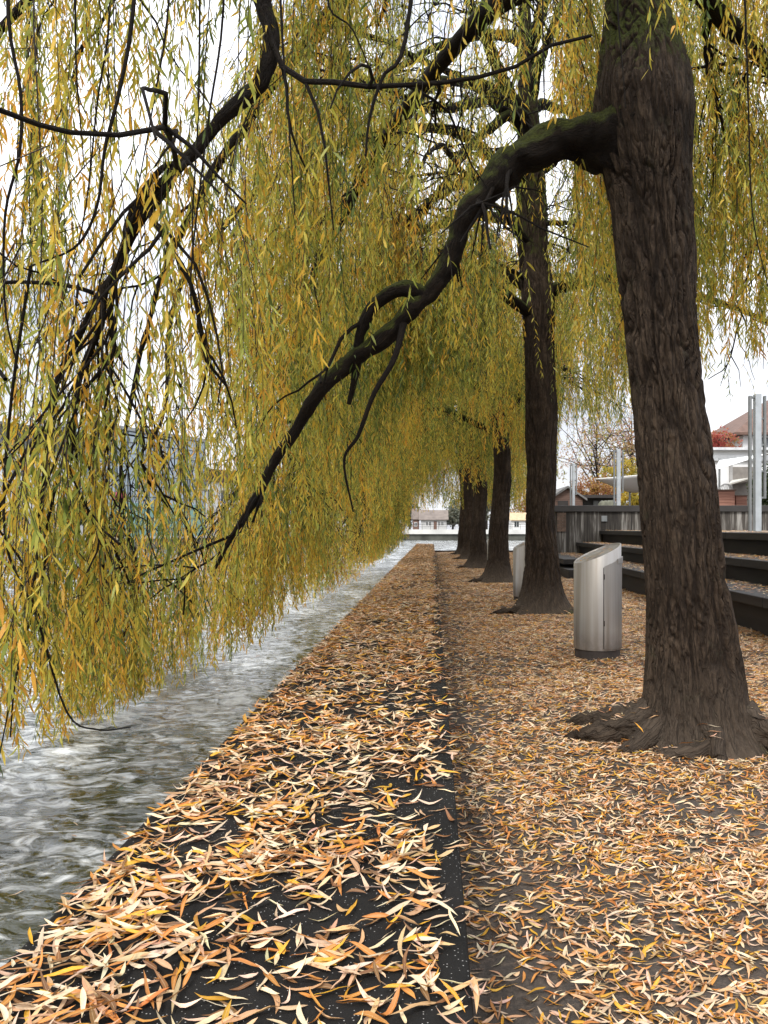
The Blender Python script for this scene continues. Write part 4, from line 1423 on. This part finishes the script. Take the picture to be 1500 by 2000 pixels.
V = np.array([[x0 - e, Yu - e, ze], [x1 + e, Yu - e, ze], [x1 + e, Yu + 10 + e, ze], [x0 - e, Yu + 10 + e, ze], [x0 + 4.5, Yu + 4.5, zr + 1], [x1 - 4.5, Yu + 4.5, zr + 1]])
V2 = np.concatenate([V, V[:4] - [0, 0, 0.18]])
MB().add(V2, [np.array([[0, 1, 5, 4], [2, 3, 4, 5], [6, 7, 1, 0], [7, 8, 2, 1], [8, 9, 3, 2], [9, 6, 0, 3], [9, 8, 7, 6]]), np.array([[1, 2, 5], [3, 0, 4]])]).build('roof', TILE, t)


# ------------------------------------------------------------------ other plants and trees
OLEAF = LEAF


def blob_plant(name, label, cat, centre, size, n, pal, ls, group=None, trunk=None, hollow=0.35, branches=0, holes=0.0):
    """shrub or tree: stems and many small leaves spread through an uneven volume"""
    c = np.array(centre, float)
    t = thing(name, label, cat, (c[0], c[1], trunk[0] if trunk else c[2] - size[2]), group)
    m = int(n * 1.9)
    d = rng.normal(size=(m, 3))
    d /= np.linalg.norm(d, axis=1)[:, None]
    r = rng.random(m) ** 0.45
    lump = 0.78 + 0.42 * fbm(d * 1.9 + c * 0.37, 3)
    p = d * (r * lump)[:, None]
    keep = perlin(p * 3.4 + c * 0.7) > (-0.05 + holes)
    p = p[keep][:n]
    n = len(p)
    pw = p * np.array(size) + c
    a = rng.normal(size=(n, 3))
    a /= np.linalg.norm(a, axis=1)[:, None]
    b = np.cross(a, rng.normal(size=(n, 3)))
    b /= np.linalg.norm(b, axis=1)[:, None]
    L = ls * rng.uniform(0.6, 1.3, n)
    V = np.stack([pw - a * L[:, None] * .5, pw - b * L[:, None] * .3, pw + a * L[:, None] * .5, pw + b * L[:, None] * .3], 1).reshape(-1, 3)
    pal = np.array(pal)
    tt = np.clip(0.5 + 0.7 * perlin(p * 2.2 + c) + rng.normal(0, .25, n), 0, 0.999) * (len(pal) - 1)
    i = tt.astype(int)
    col = pal[i] * (1 - (tt - i))[:, None] + pal[i + 1] * (tt - i)[:, None]
    col = col * rng.uniform(.75, 1.2, n)[:, None]
    o = np.arange(n)[:, None] * 4
    mb = MB()
    z0 = trunk[0] if trunk else c[2] - size[2]
    base = np.array([c[0], c[1], z0 - 0.05])
    tr = trunk[1] if trunk else 0.04
    pth = np.array([base, (base + c) / 2 + [0.1, 0, 0], c, c + [0, 0, size[2] * 0.6]])
    pp, rr = catmull(pth, [tr * 1.2, tr, tr * .6, tr * .2], 14)
    mb.tube(pp, rr, 10)
    for _ in range(branches):
        k = rng.integers(4, 12)
        e = c + rng.normal(0, 1, 3) * np.array(size) * 0.55
        e[2] = max(e[2], pp[k][2] + 0.2)
        q, r2_ = catmull([pp[k], (pp[k] + e) / 2 + rng.normal(0, .12, 3) * size[0] + [0, 0, .05 * size[2]], e], [rr[k] * .55, rr[k] * .3, 0.01], 10)
        mb.tube(q, r2_, 6)
        for _ in range(3):
            kk = rng.integers(3, 9)
            e2 = q[kk] + rng.normal(0, .25, 3) * np.array(size)
            mb.tube(catmull([q[kk], (q[kk] + e2) / 2 + rng.normal(0, .05, 3), e2], [r2_[kk] * .6, 0.012, 0.006], 6)[0], np.linspace(max(.008, r2_[kk] * .5), .006, 6), 4)
    mb.build('trunk' if trunk else 'stem', BARK_THIN, t, smooth=True)
    add_mesh('crown' if trunk else 'foliage', V, o + [0, 1, 2, 3], OLEAF, t, smooth=False, attrs={'col': np.repeat(np.concatenate([col, np.ones((n, 1))], 1), 4, 0)})
    return t


RUST = [(0.30, 0.13, 0.07), (0.38, 0.2, 0.09), (0.42, 0.28, 0.08)]
PINK = [(0.42, 0.22, 0.18), (0.48, 0.32, 0.24), (0.4, 0.36, 0.14)]
YEL = [(0.2, 0.2, 0.04), (0.45, 0.35, 0.05), (0.55, 0.38, 0.05)]
RED = [(0.35, 0.06, 0.06), (0.45, 0.14, 0.1), (0.3, 0.2, 0.06)]
GRN = [(0.03, 0.05, 0.02), (0.06, 0.085, 0.03), (0.1, 0.12, 0.05)]
HAZ = [(0.16, 0.18, 0.15), (0.22, 0.23, 0.18), (0.3, 0.27, 0.18)]
c = P(1175, 965, 50)
blob_plant('rust_shrub', 'rust-brown autumn hedge shrub behind the dark flat-roofed shed', 'shrub', (c[0], 52, 3.6), (2.6, 1.4, 1.9), 5200, RUST, 0.17)
c = P(1240, 975, 43)
blob_plant('yellow_shrub', 'yellow autumn shrub under the white sail canopy', 'shrub', (c[0], 43, 2.9), (1.25, 1.0, 1.15), 3600, YEL, 0.12)
c = P(1215, 930, 58)
blob_plant('olive_tree', 'olive and gold leaved small tree behind the white sail canopy', 'tree', (c[0], 58, 5.2), (2.4, 2.0, 2.0), 4200, YEL, 0.18, trunk=(1.9, .1), branches=8)
c = P(1165, 870, 62)
blob_plant('bare_tree', 'thinning pinkish autumn tree with bare twigs behind the huts', 'tree', (c[0], 62, 7.6), (4.2, 3.2, 4.4), 2600, PINK, 0.2, trunk=(1.9, .13), branches=34, holes=0.1)
c = P(1245, 850, 60)
blob_plant('sparse_tree', 'thinning orange-tinted autumn tree with bare twigs beside the nearest trunk', 'tree', (c[0] + 0.6, 64, 8.0), (4.0, 3.0, 4.8), 2800, PINK + RUST, 0.2, trunk=(1.9, .13), branches=32, holes=0.1)
c = P(1420, 862, 52)
blob_plant('red_tree', 'red-leaved small tree beside the brown tiled roof', 'tree', (c[0], 53.3, 7.0), (2.0, 1.5, 1.9), 2600, RED, 0.17, trunk=(1.9, .08), branches=12, holes=0.05)
c = P(1487, 945, 31.5)
blob_plant('evergreen_shrub', 'dark evergreen shrub behind the tall mast on the right', 'shrub', (c[0] + 0.15, 31.5, 2.9), (0.9, 0.7, 1.5), 5200, GRN, 0.1)

# ------------------------------------------------------------------ far bank
YB = 141.0
mb = MB()
mb.box(-14, 120, YB, YB + 90, -2.5, 0.95)
tag(mb.build('far_bank', plain('far_bank_earth', (0.12, 0.11, 0.09), 0.9)), kind='structure')
t = thing('promenade_wall', 'pale stained promenade wall across the water below the white house', 'wall', (0, YB, -0.8))
MB().box(-14, 118, YB - 0.25, YB - 0.01, -2.5, 0.36).build('wall_face', plain('dark_wet_wall', (0.09, 0.09, 0.075), 0.9, var=0.7, scale=0.35), t)
MB().box(-14.1, 118.1, YB - 0.6, YB + 1.8, 0.362, 1.2).build('parapet', plain('pale_parapet', (0.6, 0.59, 0.56), 0.85, var=0.2, scale=0.6), t)
t = thing('promenade_railing', 'thin dark railing along the promenade across the water', 'railing', (0, YB, 1.2))
mb = MB()
mb.box(-14, 60, YB - 0.04, YB + 0.04, 2.14, 2.22)
mb.box(-14, 60, YB - 0.02, YB + 0.02, 1.68, 1.72)
mb.build('handrail', DARKW, t)
mb = MB()
for k in range(50):
    x = -13.9 + 1.5 * k
    mb.box(x - .025, x + .025, YB - 0.018, YB + 0.018, 1.2, 2.138)
mb.build('railing_post', DARKW, t)
Y = 150.0
hx0, hx1 = P(822, 0, Y)[0], P(872, 0, Y)[0]
h = gable_hut('white_house', 'white house with a brown roof across the water at the end of the path', 'house', hx0, hx1, Y, 6, 1.0, P(0, 1014, Y)[2], P(0, 997, Y)[2], plain('far_white_render', (0.5, 0.5, 0.49), 0.85, var=0.15), plain('grey_brown_tiles', (0.17, 0.14, 0.12), 0.85, var=0.3, scale=1), 0.4, 'x')
for cx in (834, 840, 858, 864):
    window(h, P(cx, 0, Y)[0], Y, P(0, 1027, Y)[2], P(0, 1018, Y)[2], 0.55)
MB().box(P(847, 0, Y)[0], P(853, 0, Y)[0], Y - 0.05, Y - 0.003, 1.0, P(0, 1018, Y)[2]).build('door', BROWNW, h)
mx0, mx1 = P(806, 0, Y)[0], hx0 - 0.45
g = gable_hut('brick_house', 'brown brick outbuilding left of the white house across the water', 'house', mx0, mx1, Y + 1, 5, 1.0, P(0, 1013, Y)[2], P(0, 994, Y)[2], plain('brown_brick', (0.2, 0.12, 0.095), 0.9, var=0.3, scale=1), plain('dull_tiles', (0.15, 0.12, 0.1), 0.85, var=0.3, scale=1), 0.3, 'x')
window(g, (mx0 + mx1) / 2, Y + 1, 1.8, 2.6, 0.6)
px0, px1 = P(999, 0, Y)[0], P(1019, 0, Y)[0]
h = gable_hut('lakeside_pavilion', 'small white pavilion with a tan roof seen between the second and third trunks', 'pavilion', px0, px1 + 1.2, Y, 5, 1.0, P(0, 1015, Y)[2], P(0, 1002, Y)[2], WHITEW, plain('tan_roof', (0.45, 0.33, 0.2), 0.8), 0.4, 'x')
window(h, (px0 + px1) / 2, Y, 1.6, 2.8, 1.0)
for k, (px, Yt, sx, sz, pl, lb) in enumerate([(800, 158, 3.2, 3.6, HAZ, 'pale hazy tree left of the brick outbuilding across the water'),
                                           (884, 156, 2.6, 2.9, HAZ, 'pale hazy bushy tree right of the white house across the water'),
                                           (905, 160, 4, 5.2, GRN, 'tall green tree behind the promenade across the water'),
                                           (950, 165, 5, 5.8, HAZ, 'broad pale tree behind the far row of trunks across the water'),
                                           (1030, 168, 5, 5.0, RUST, 'rusty autumn tree behind the pavilion across the water'),
                                           (760, 170, 6, 6.0, HAZ, 'wide pale tree at the bend of the far bank')]):
    cc = P(px, 1031, Yt)
    blob_plant('far_tree', lb, 'tree', (cc[0], Yt, 1.5 + sz * 0.85), (sx, sx * .8, sz), 2600, pl, 0.42, 'trees across the water', trunk=(0.95, .2), branches=6)

# ------------------------------------------------------------------ left bank
O = np.array([-38.0, 67.8])
U = np.array([32.25, 72.2])
U = U / np.linalg.norm(U)
Vn = np.array([-U[1], U[0]])      # away from the river
mb = MB()
mb.obox(O, U, Vn, -70, 84, 0.0, 90, -2.5, 0.35)
tag(mb.build('left_bank', plain('left_bank_paving', (0.25, 0.24, 0.22), 0.9)), kind='structure')
t = thing('bank_wall', 'low weathered quay wall along the opposite bank on the left', 'wall', (O[0], O[1], -0.8))
mb = MB()
mb.obox(O, U, Vn, -70, 84, -0.3, -0.01, -2.5, 0.3)
mb.build('wall_face', plain('mossy_wall', (0.16, 0.16, 0.13), 0.9, var=0.6, scale=0.5), t)
mb = MB()
mb.obox(O, U, Vn, -70, 84, -0.4, 0.4, 0.302, 0.55)
mb.build('coping', plain('pale_coping', (0.5, 0.49, 0.46), 0.85), t)


def bank_building(name, label, a0, a1, b0, b1, z1, wallm):
    c = O + U * (a0 + a1) / 2 + Vn * b0
    t = thing(name, label, 'building', (c[0], c[1], 0.3))
    MB().obox(O, U, Vn, a0, a1, b0, b1, 0.3, z1).build('wall', wallm, t)
    return t


def bank_window(t, a, w, z0, z1, b, mat=GLASSD, side='front'):
    f = MB()
    g = MB()
    if side == 'front':
        for q in ((a - w / 2, a - w / 2 + .1, z0, z1), (a + w / 2 - .1, a + w / 2, z0, z1), (a - w / 2 + .1, a + w / 2 - .1, z0, z0 + .1), (a - w / 2 + .1, a + w / 2 - .1, z1 - .1, z1), (a - .04, a + .04, z0 + .1, z1 - .1)):
            f.obox(O, U, Vn, q[0], q[1], b - .08, b - .003, q[2], q[3])
        g.obox(O, U, Vn, a - w / 2 + .1, a + w / 2 - .1, b - .03, b - .006, z0 + .1, z1 - .1)
    else:
        for q in ((a - w / 2, a - w / 2 + .1, z0, z1), (a + w / 2 - .1, a + w / 2, z0, z1), (a - w / 2 + .1, a + w / 2 - .1, z0, z0 + .1), (a - w / 2 + .1, a + w / 2 - .1, z1 - .1, z1)):
            f.obox(O, U, Vn, b - .08, b - .003, q[0], q[1], q[2], q[3])
        g.obox(O, U, Vn, b - .03, b - .006, a - w / 2 + .1, a + w / 2 - .1, z0 + .1, z1 - .1)
    o = f.build('window', WHITEW, t)
    g.build('pane', mat, o)


# cream gabled house at the picture's edge
t = bank_building('gabled_house', 'tall cream gabled house across the river on the far left', -20, -0.6, 4, 15, 12.2, CREAM)
mb = MB()
pr = []
for a in (-20, -0.6):
    for b, z in ((4, 12.203), (15, 12.203), (9.5, 18.4)):
        q = O + U * a + Vn * b
        pr.append([q[0], q[1], z])
mb.add(pr, [np.array([[0, 2, 1], [3, 4, 5]])])
mb.build('gable', CREAM, t)
mb = MB()
for b0, b1, z0, z1 in ((3.2, 9.5, 11.4, 18.5), (15.8, 9.5, 11.4, 18.5)):
    V = []
    for dz in (0, 0.22):
        for a, b, z in ((-20.6, b0, z0), (0.0, b0, z0), (0.0, b1, z1), (-20.6, b1, z1)):
            q = O + U * a + Vn * b
            V.append([q[0], q[1], z + dz])
    mb.add(V, [[0, 1, 2, 3], [7, 6, 5, 4], [0, 4, 5, 1], [1, 5, 6, 2], [2, 6, 7, 3], [3, 7, 4, 0]])
mb.build('roof', TILE, t)
for k in range(5):
    for z in (2, 5.4, 8.8):
        bank_window(t, -17.6 + 3.6 * k, 1.3, z, z + 1.9, 4)
# white house with dark attic
t = bank_building('white_building', 'white three-storey building between the cream house and the glass hall', 0.2, 12.4, 4, 16, 8.9, WHITEW)
MB().obox(O, U, Vn, 0.1, 12.5, 4.6, 15.5, 8.903, 11.2).build('attic_storey', plain('dark_attic_cladding', (0.15, 0.155, 0.165), 0.5), t)
MB().obox(O, U, Vn, 0.0, 12.6, 3.6, 16.4, 11.203, 11.45).build('roof', GREYROOF, t)
for k in range(4):
    for z in (1.0, 3.8, 6.4):
        bank_window(t, 1.9 + 2.9 * k, 1.2, z, z + 1.7, 4)
for z in (3.2, 6.0):
    mb = MB()
    mb.obox(O, U, Vn, 0.6, 6.5, 2.9, 3.99, z - 0.15, z)
    o = mb.build('balcony', WHITEW, t)
# glass hall
t = bank_building('glass_hall', 'large glass-fronted hall across the river on the left', 12.9, 30.5, 3.6, 22, 12.3, plain('grey_core', (0.3, 0.31, 0.32), 0.7))
MB().obox(O, U, Vn, 12.6, 30.8, 3.2, 22.3, 12.303, 12.7).build('roof', plain('zinc_roof_edge', (0.3, 0.31, 0.32), 0.5), t)
MB().obox(O, U, Vn, 13.0, 30.4, 3.48, 3.59, 4.3, 12.2).build('glazing', GLASSB, t)
MB().obox(O, U, Vn, 13.0, 30.4, 3.48, 3.59, 0.4, 4.297).build('lower_glazing', GLASSG, t)
MB().obox(O, U, Vn, 12.78, 12.89, 3.6, 22, 0.4, 12.2).build('end_glazing', GLASSB, t)
mb = MB()
for k in range(12):
    mb.obox(O, U, Vn, 13.0 + 1.58 * k, 13.08 + 1.58 * k, 3.38, 3.47, 0.4, 12.25)
for z in np.arange(1.4, 12.2, 1.2):
    mb.obox(O, U, Vn, 12.95, 30.45, 3.40, 3.475, z, z + 0.07)
mb.build('mullion', MULL, t)
mb = MB()
mb.obox(O, U, Vn, 15.6, 17.4, 3.3, 3.37, 4.4, 5.4)
mb.build('sign_panel', plain('pink_red_panel', (0.55, 0.1, 0.14), 0.6), t)
t = bank_building('brown_roofed_block', 'low pale block with a brownish roof beyond the glass hall', 31.5, 46, 5, 16, 7.5, WHITEW)
MB().obox(O, U, Vn, 31.2, 46.3, 4.6, 16.4, 7.503, 9.2).build('roof', TILE, t)
for k in range(5):
    bank_window(t, 33.2 + 2.6 * k, 1.3, 2, 3.8, 5)
    bank_window(t, 33.2 + 2.6 * k, 1.3, 4.9, 6.6, 5)
for k, (a, b, sz, pl, lb) in enumerate([(9.2, 1.8, 2.0, GRN, 'dark green round tree before the white building across the river'),
                                     (-3, 1.6, 0.9, GRN, 'low dark hedge bush before the cream house across the river'),
                                     (36, 2.0, 2.2, YEL, 'small yellowing tree beyond the glass hall'),
                                     (52, 3, 4.5, HAZ, 'large pale tree farther along the left bank'),
                                     (66, 3, 4.5, YEL, 'large yellow tree where the left bank bends')]):
    q = O + U * a + Vn * b
    blob_plant('bank_tree', lb, 'tree', (q[0], q[1], 0.35 + sz * (1.3 if sz > 1 else 0.9)), (sz, sz, sz), 2600, pl, 0.3, 'trees on the left bank', trunk=(0.3, .12), branches=5)

x = WALL_L - 0.12 - rng.exponential(0.9, 90)
y = rng.uniform(3.2, 16, 90)
pos = np.stack([x, y, wz(x, y) + 0.004], 1)
q = leaf_params(90, 0.3, 1.0)
idx, c = colours(90, x, y)
litter.add(leaf_grid(pos, q, 5).reshape(-1, 3), leaf_faces(90, 5), col=np.repeat(np.concatenate([c, np.ones((90, 1))], 1), 15, 0), lf=leaf_uv(90, 5))
from mathutils import Vector
from mathutils.bvhtree import BVHTree
for o in [q for q in bpy.data.objects if q.name.startswith('trunk') and q.parent and q.parent.name.startswith('willow_tree') and q.parent.location.y < 15]:
    me = o.data
    off = np.array(o.parent.location)
    near_v = np.zeros(len(me.vertices) * 3)
    me.vertices.foreach_get('co', near_v)
    vv_ = near_v.reshape(-1, 3)
    pl = [list(p.vertices) for p in me.polygons if vv_[p.vertices[0]][2] < 0.45]
    bv = BVHTree.FromPolygons([Vector(q) for q in vv_.tolist()], pl)
    P_, Q_ = [], []
    for _ in range(1500):
        a, r = rng.uniform(0, 6.283), rng.uniform(0.3, 1.1)
        hit = bv.ray_cast(Vector((r * math.cos(a), r * math.sin(a), 0.6)), Vector((0, 0, -1)))
        if hit[0] is None or abs(hit[1].z) < 0.6 or hit[0].z > 0.3 or rng.random() < 0.5:
            continue
        P_.append([hit[0].x + off[0], hit[0].y + off[1], hit[0].z + off[2] + 0.002])
    if P_:
        pos = np.array(P_)
        q = leaf_params(len(pos), 1.2, 0.9)
        idx, c = colours(len(pos), pos[:, 0], pos[:, 1])
        litter.add(leaf_grid(pos, q, 5).reshape(-1, 3), leaf_faces(len(pos), 5), col=np.repeat(np.concatenate([c, np.ones((len(pos), 1))], 1), 15, 0), lf=leaf_uv(len(pos), 5))
tag(litter.build('leaf_litter', LITTER, smooth=True), 'mass of fallen tan and yellow willow leaves covering the wall and path', 'fallen leaves', kind='stuff')

# ------------------------------------------------------------------ sky, sun, camera
w = bpy.data.worlds.new('World')
SC.world = w
w.use_nodes = True
nt = w.node_tree
for nd in list(nt.nodes):
    nt.nodes.remove(nd)
SUN_EL, SUN_AZ = math.radians(48), math.radians(205)
sky = nt.nodes.new('ShaderNodeTexSky')
sky.sky_type = 'NISHITA'
sky.sun_disc = False
sky.sun_elevation = SUN_EL
sky.sun_rotation = SUN_AZ
sky.air_density = 1.0
sky.dust_density = 4.0
# overcast: a cloud sheet covers nearly all of the blue
tc = nt.nodes.new('ShaderNodeTexCoord')
mp = nt.nodes.new('ShaderNodeMapping')
mp.inputs['Scale'].default_value = (1, 1, 2.2)
nz = nt.nodes.new('ShaderNodeTexNoise')
nz.inputs['Scale'].default_value = 2.6
nz.inputs['Detail'].default_value = 6
nz.inputs['Roughness'].default_value = 0.55
rp = nt.nodes.new('ShaderNodeValToRGB')
rp.color_ramp.elements[0].position = 0.33
rp.color_ramp.elements[0].color = (4.9, 5.3, 6.3, 1)
rp.color_ramp.elements[1].position = 0.57
rp.color_ramp.elements[1].color = (11.2, 11.3, 11.6, 1)
mx = nt.nodes.new('ShaderNodeMix')
mx.data_type = 'RGBA'
mx.inputs[0].default_value = 0.92
bg = nt.nodes.new('ShaderNodeBackground')
bg.inputs['Strength'].default_value = 0.1
out = nt.nodes.new('ShaderNodeOutputWorld')
lk = nt.links.new
lk(tc.outputs['Generated'], mp.inputs['Vector'])
lk(mp.outputs['Vector'], nz.inputs['Vector'])
lk(nz.outputs['Fac'], rp.inputs['Fac'])
lk(sky.outputs['Color'], mx.inputs[6])
sx = nt.nodes.new('ShaderNodeSeparateXYZ')
lk(tc.outputs['Generated'], sx.inputs['Vector'])
ma = nt.nodes.new('ShaderNodeMath')
ma.operation = 'MULTIPLY_ADD'
ma.inputs[1].default_value = 0.95
ma.inputs[2].default_value = 0.47
lk(sx.outputs['Z'], ma.inputs[0])
mc = nt.nodes.new('ShaderNodeMix')
mc.data_type = 'RGBA'
mc.blend_type = 'MULTIPLY'
mc.inputs[0].default_value = 1.0
lk(rp.outputs['Color'], mc.inputs[6])
lk(ma.outputs[0], mc.inputs[7])
lk(mc.outputs[2], mx.inputs[7])
lk(mx.outputs[2], bg.inputs['Color'])
lk(bg.outputs['Background'], out.inputs['Surface'])

sd = bpy.data.lights.new('sun', 'SUN')
sd.energy = 1.5
sd.angle = math.radians(15)
sd.color = (1.0, 0.97, 0.92)
so = bpy.data.objects.new('sun', sd)
COL.objects.link(so)
# sun_rotation runs clockwise from +Y; the lamp shines along its -Z
dirv = np.array([math.sin(SUN_AZ) * math.cos(SUN_EL), math.cos(SUN_AZ) * math.cos(SUN_EL), math.sin(SUN_EL)])
from mathutils import Vector
so.rotation_euler = Vector(dirv.tolist()).to_track_quat('Z', 'Y').to_euler()

cam = bpy.data.cameras.new('camera')
cam.sensor_fit = 'VERTICAL'
cam.sensor_height = 36
cam.sensor_width = 27
cam.lens = 36 * F / 2000
cam.shift_x = -(CX - 750) / 2000
cam.shift_y = (CY - 1000) / 2000
cam.clip_start = 0.05
cam.clip_end = 3000
co = bpy.data.objects.new('camera', cam)
COL.objects.link(co)
co.location = (0, 0, H)
co.rotation_euler = (math.radians(90), 0, 0)
SC.camera = co
SC.render.engine = 'CYCLES'
SC.cycles.max_bounces = 7
SC.cycles.diffuse_bounces = 4
SC.cycles.glossy_bounces = 3
SC.cycles.transmission_bounces = 4
SC.cycles.use_denoising = True
SC.cycles.caustics_reflective = False
SC.cycles.caustics_refractive = False
SC.view_settings.view_transform = 'Standard'
SC.view_settings.look = 'None'
SC.view_settings.gamma = 1
SC.view_settings.exposure = 1.05
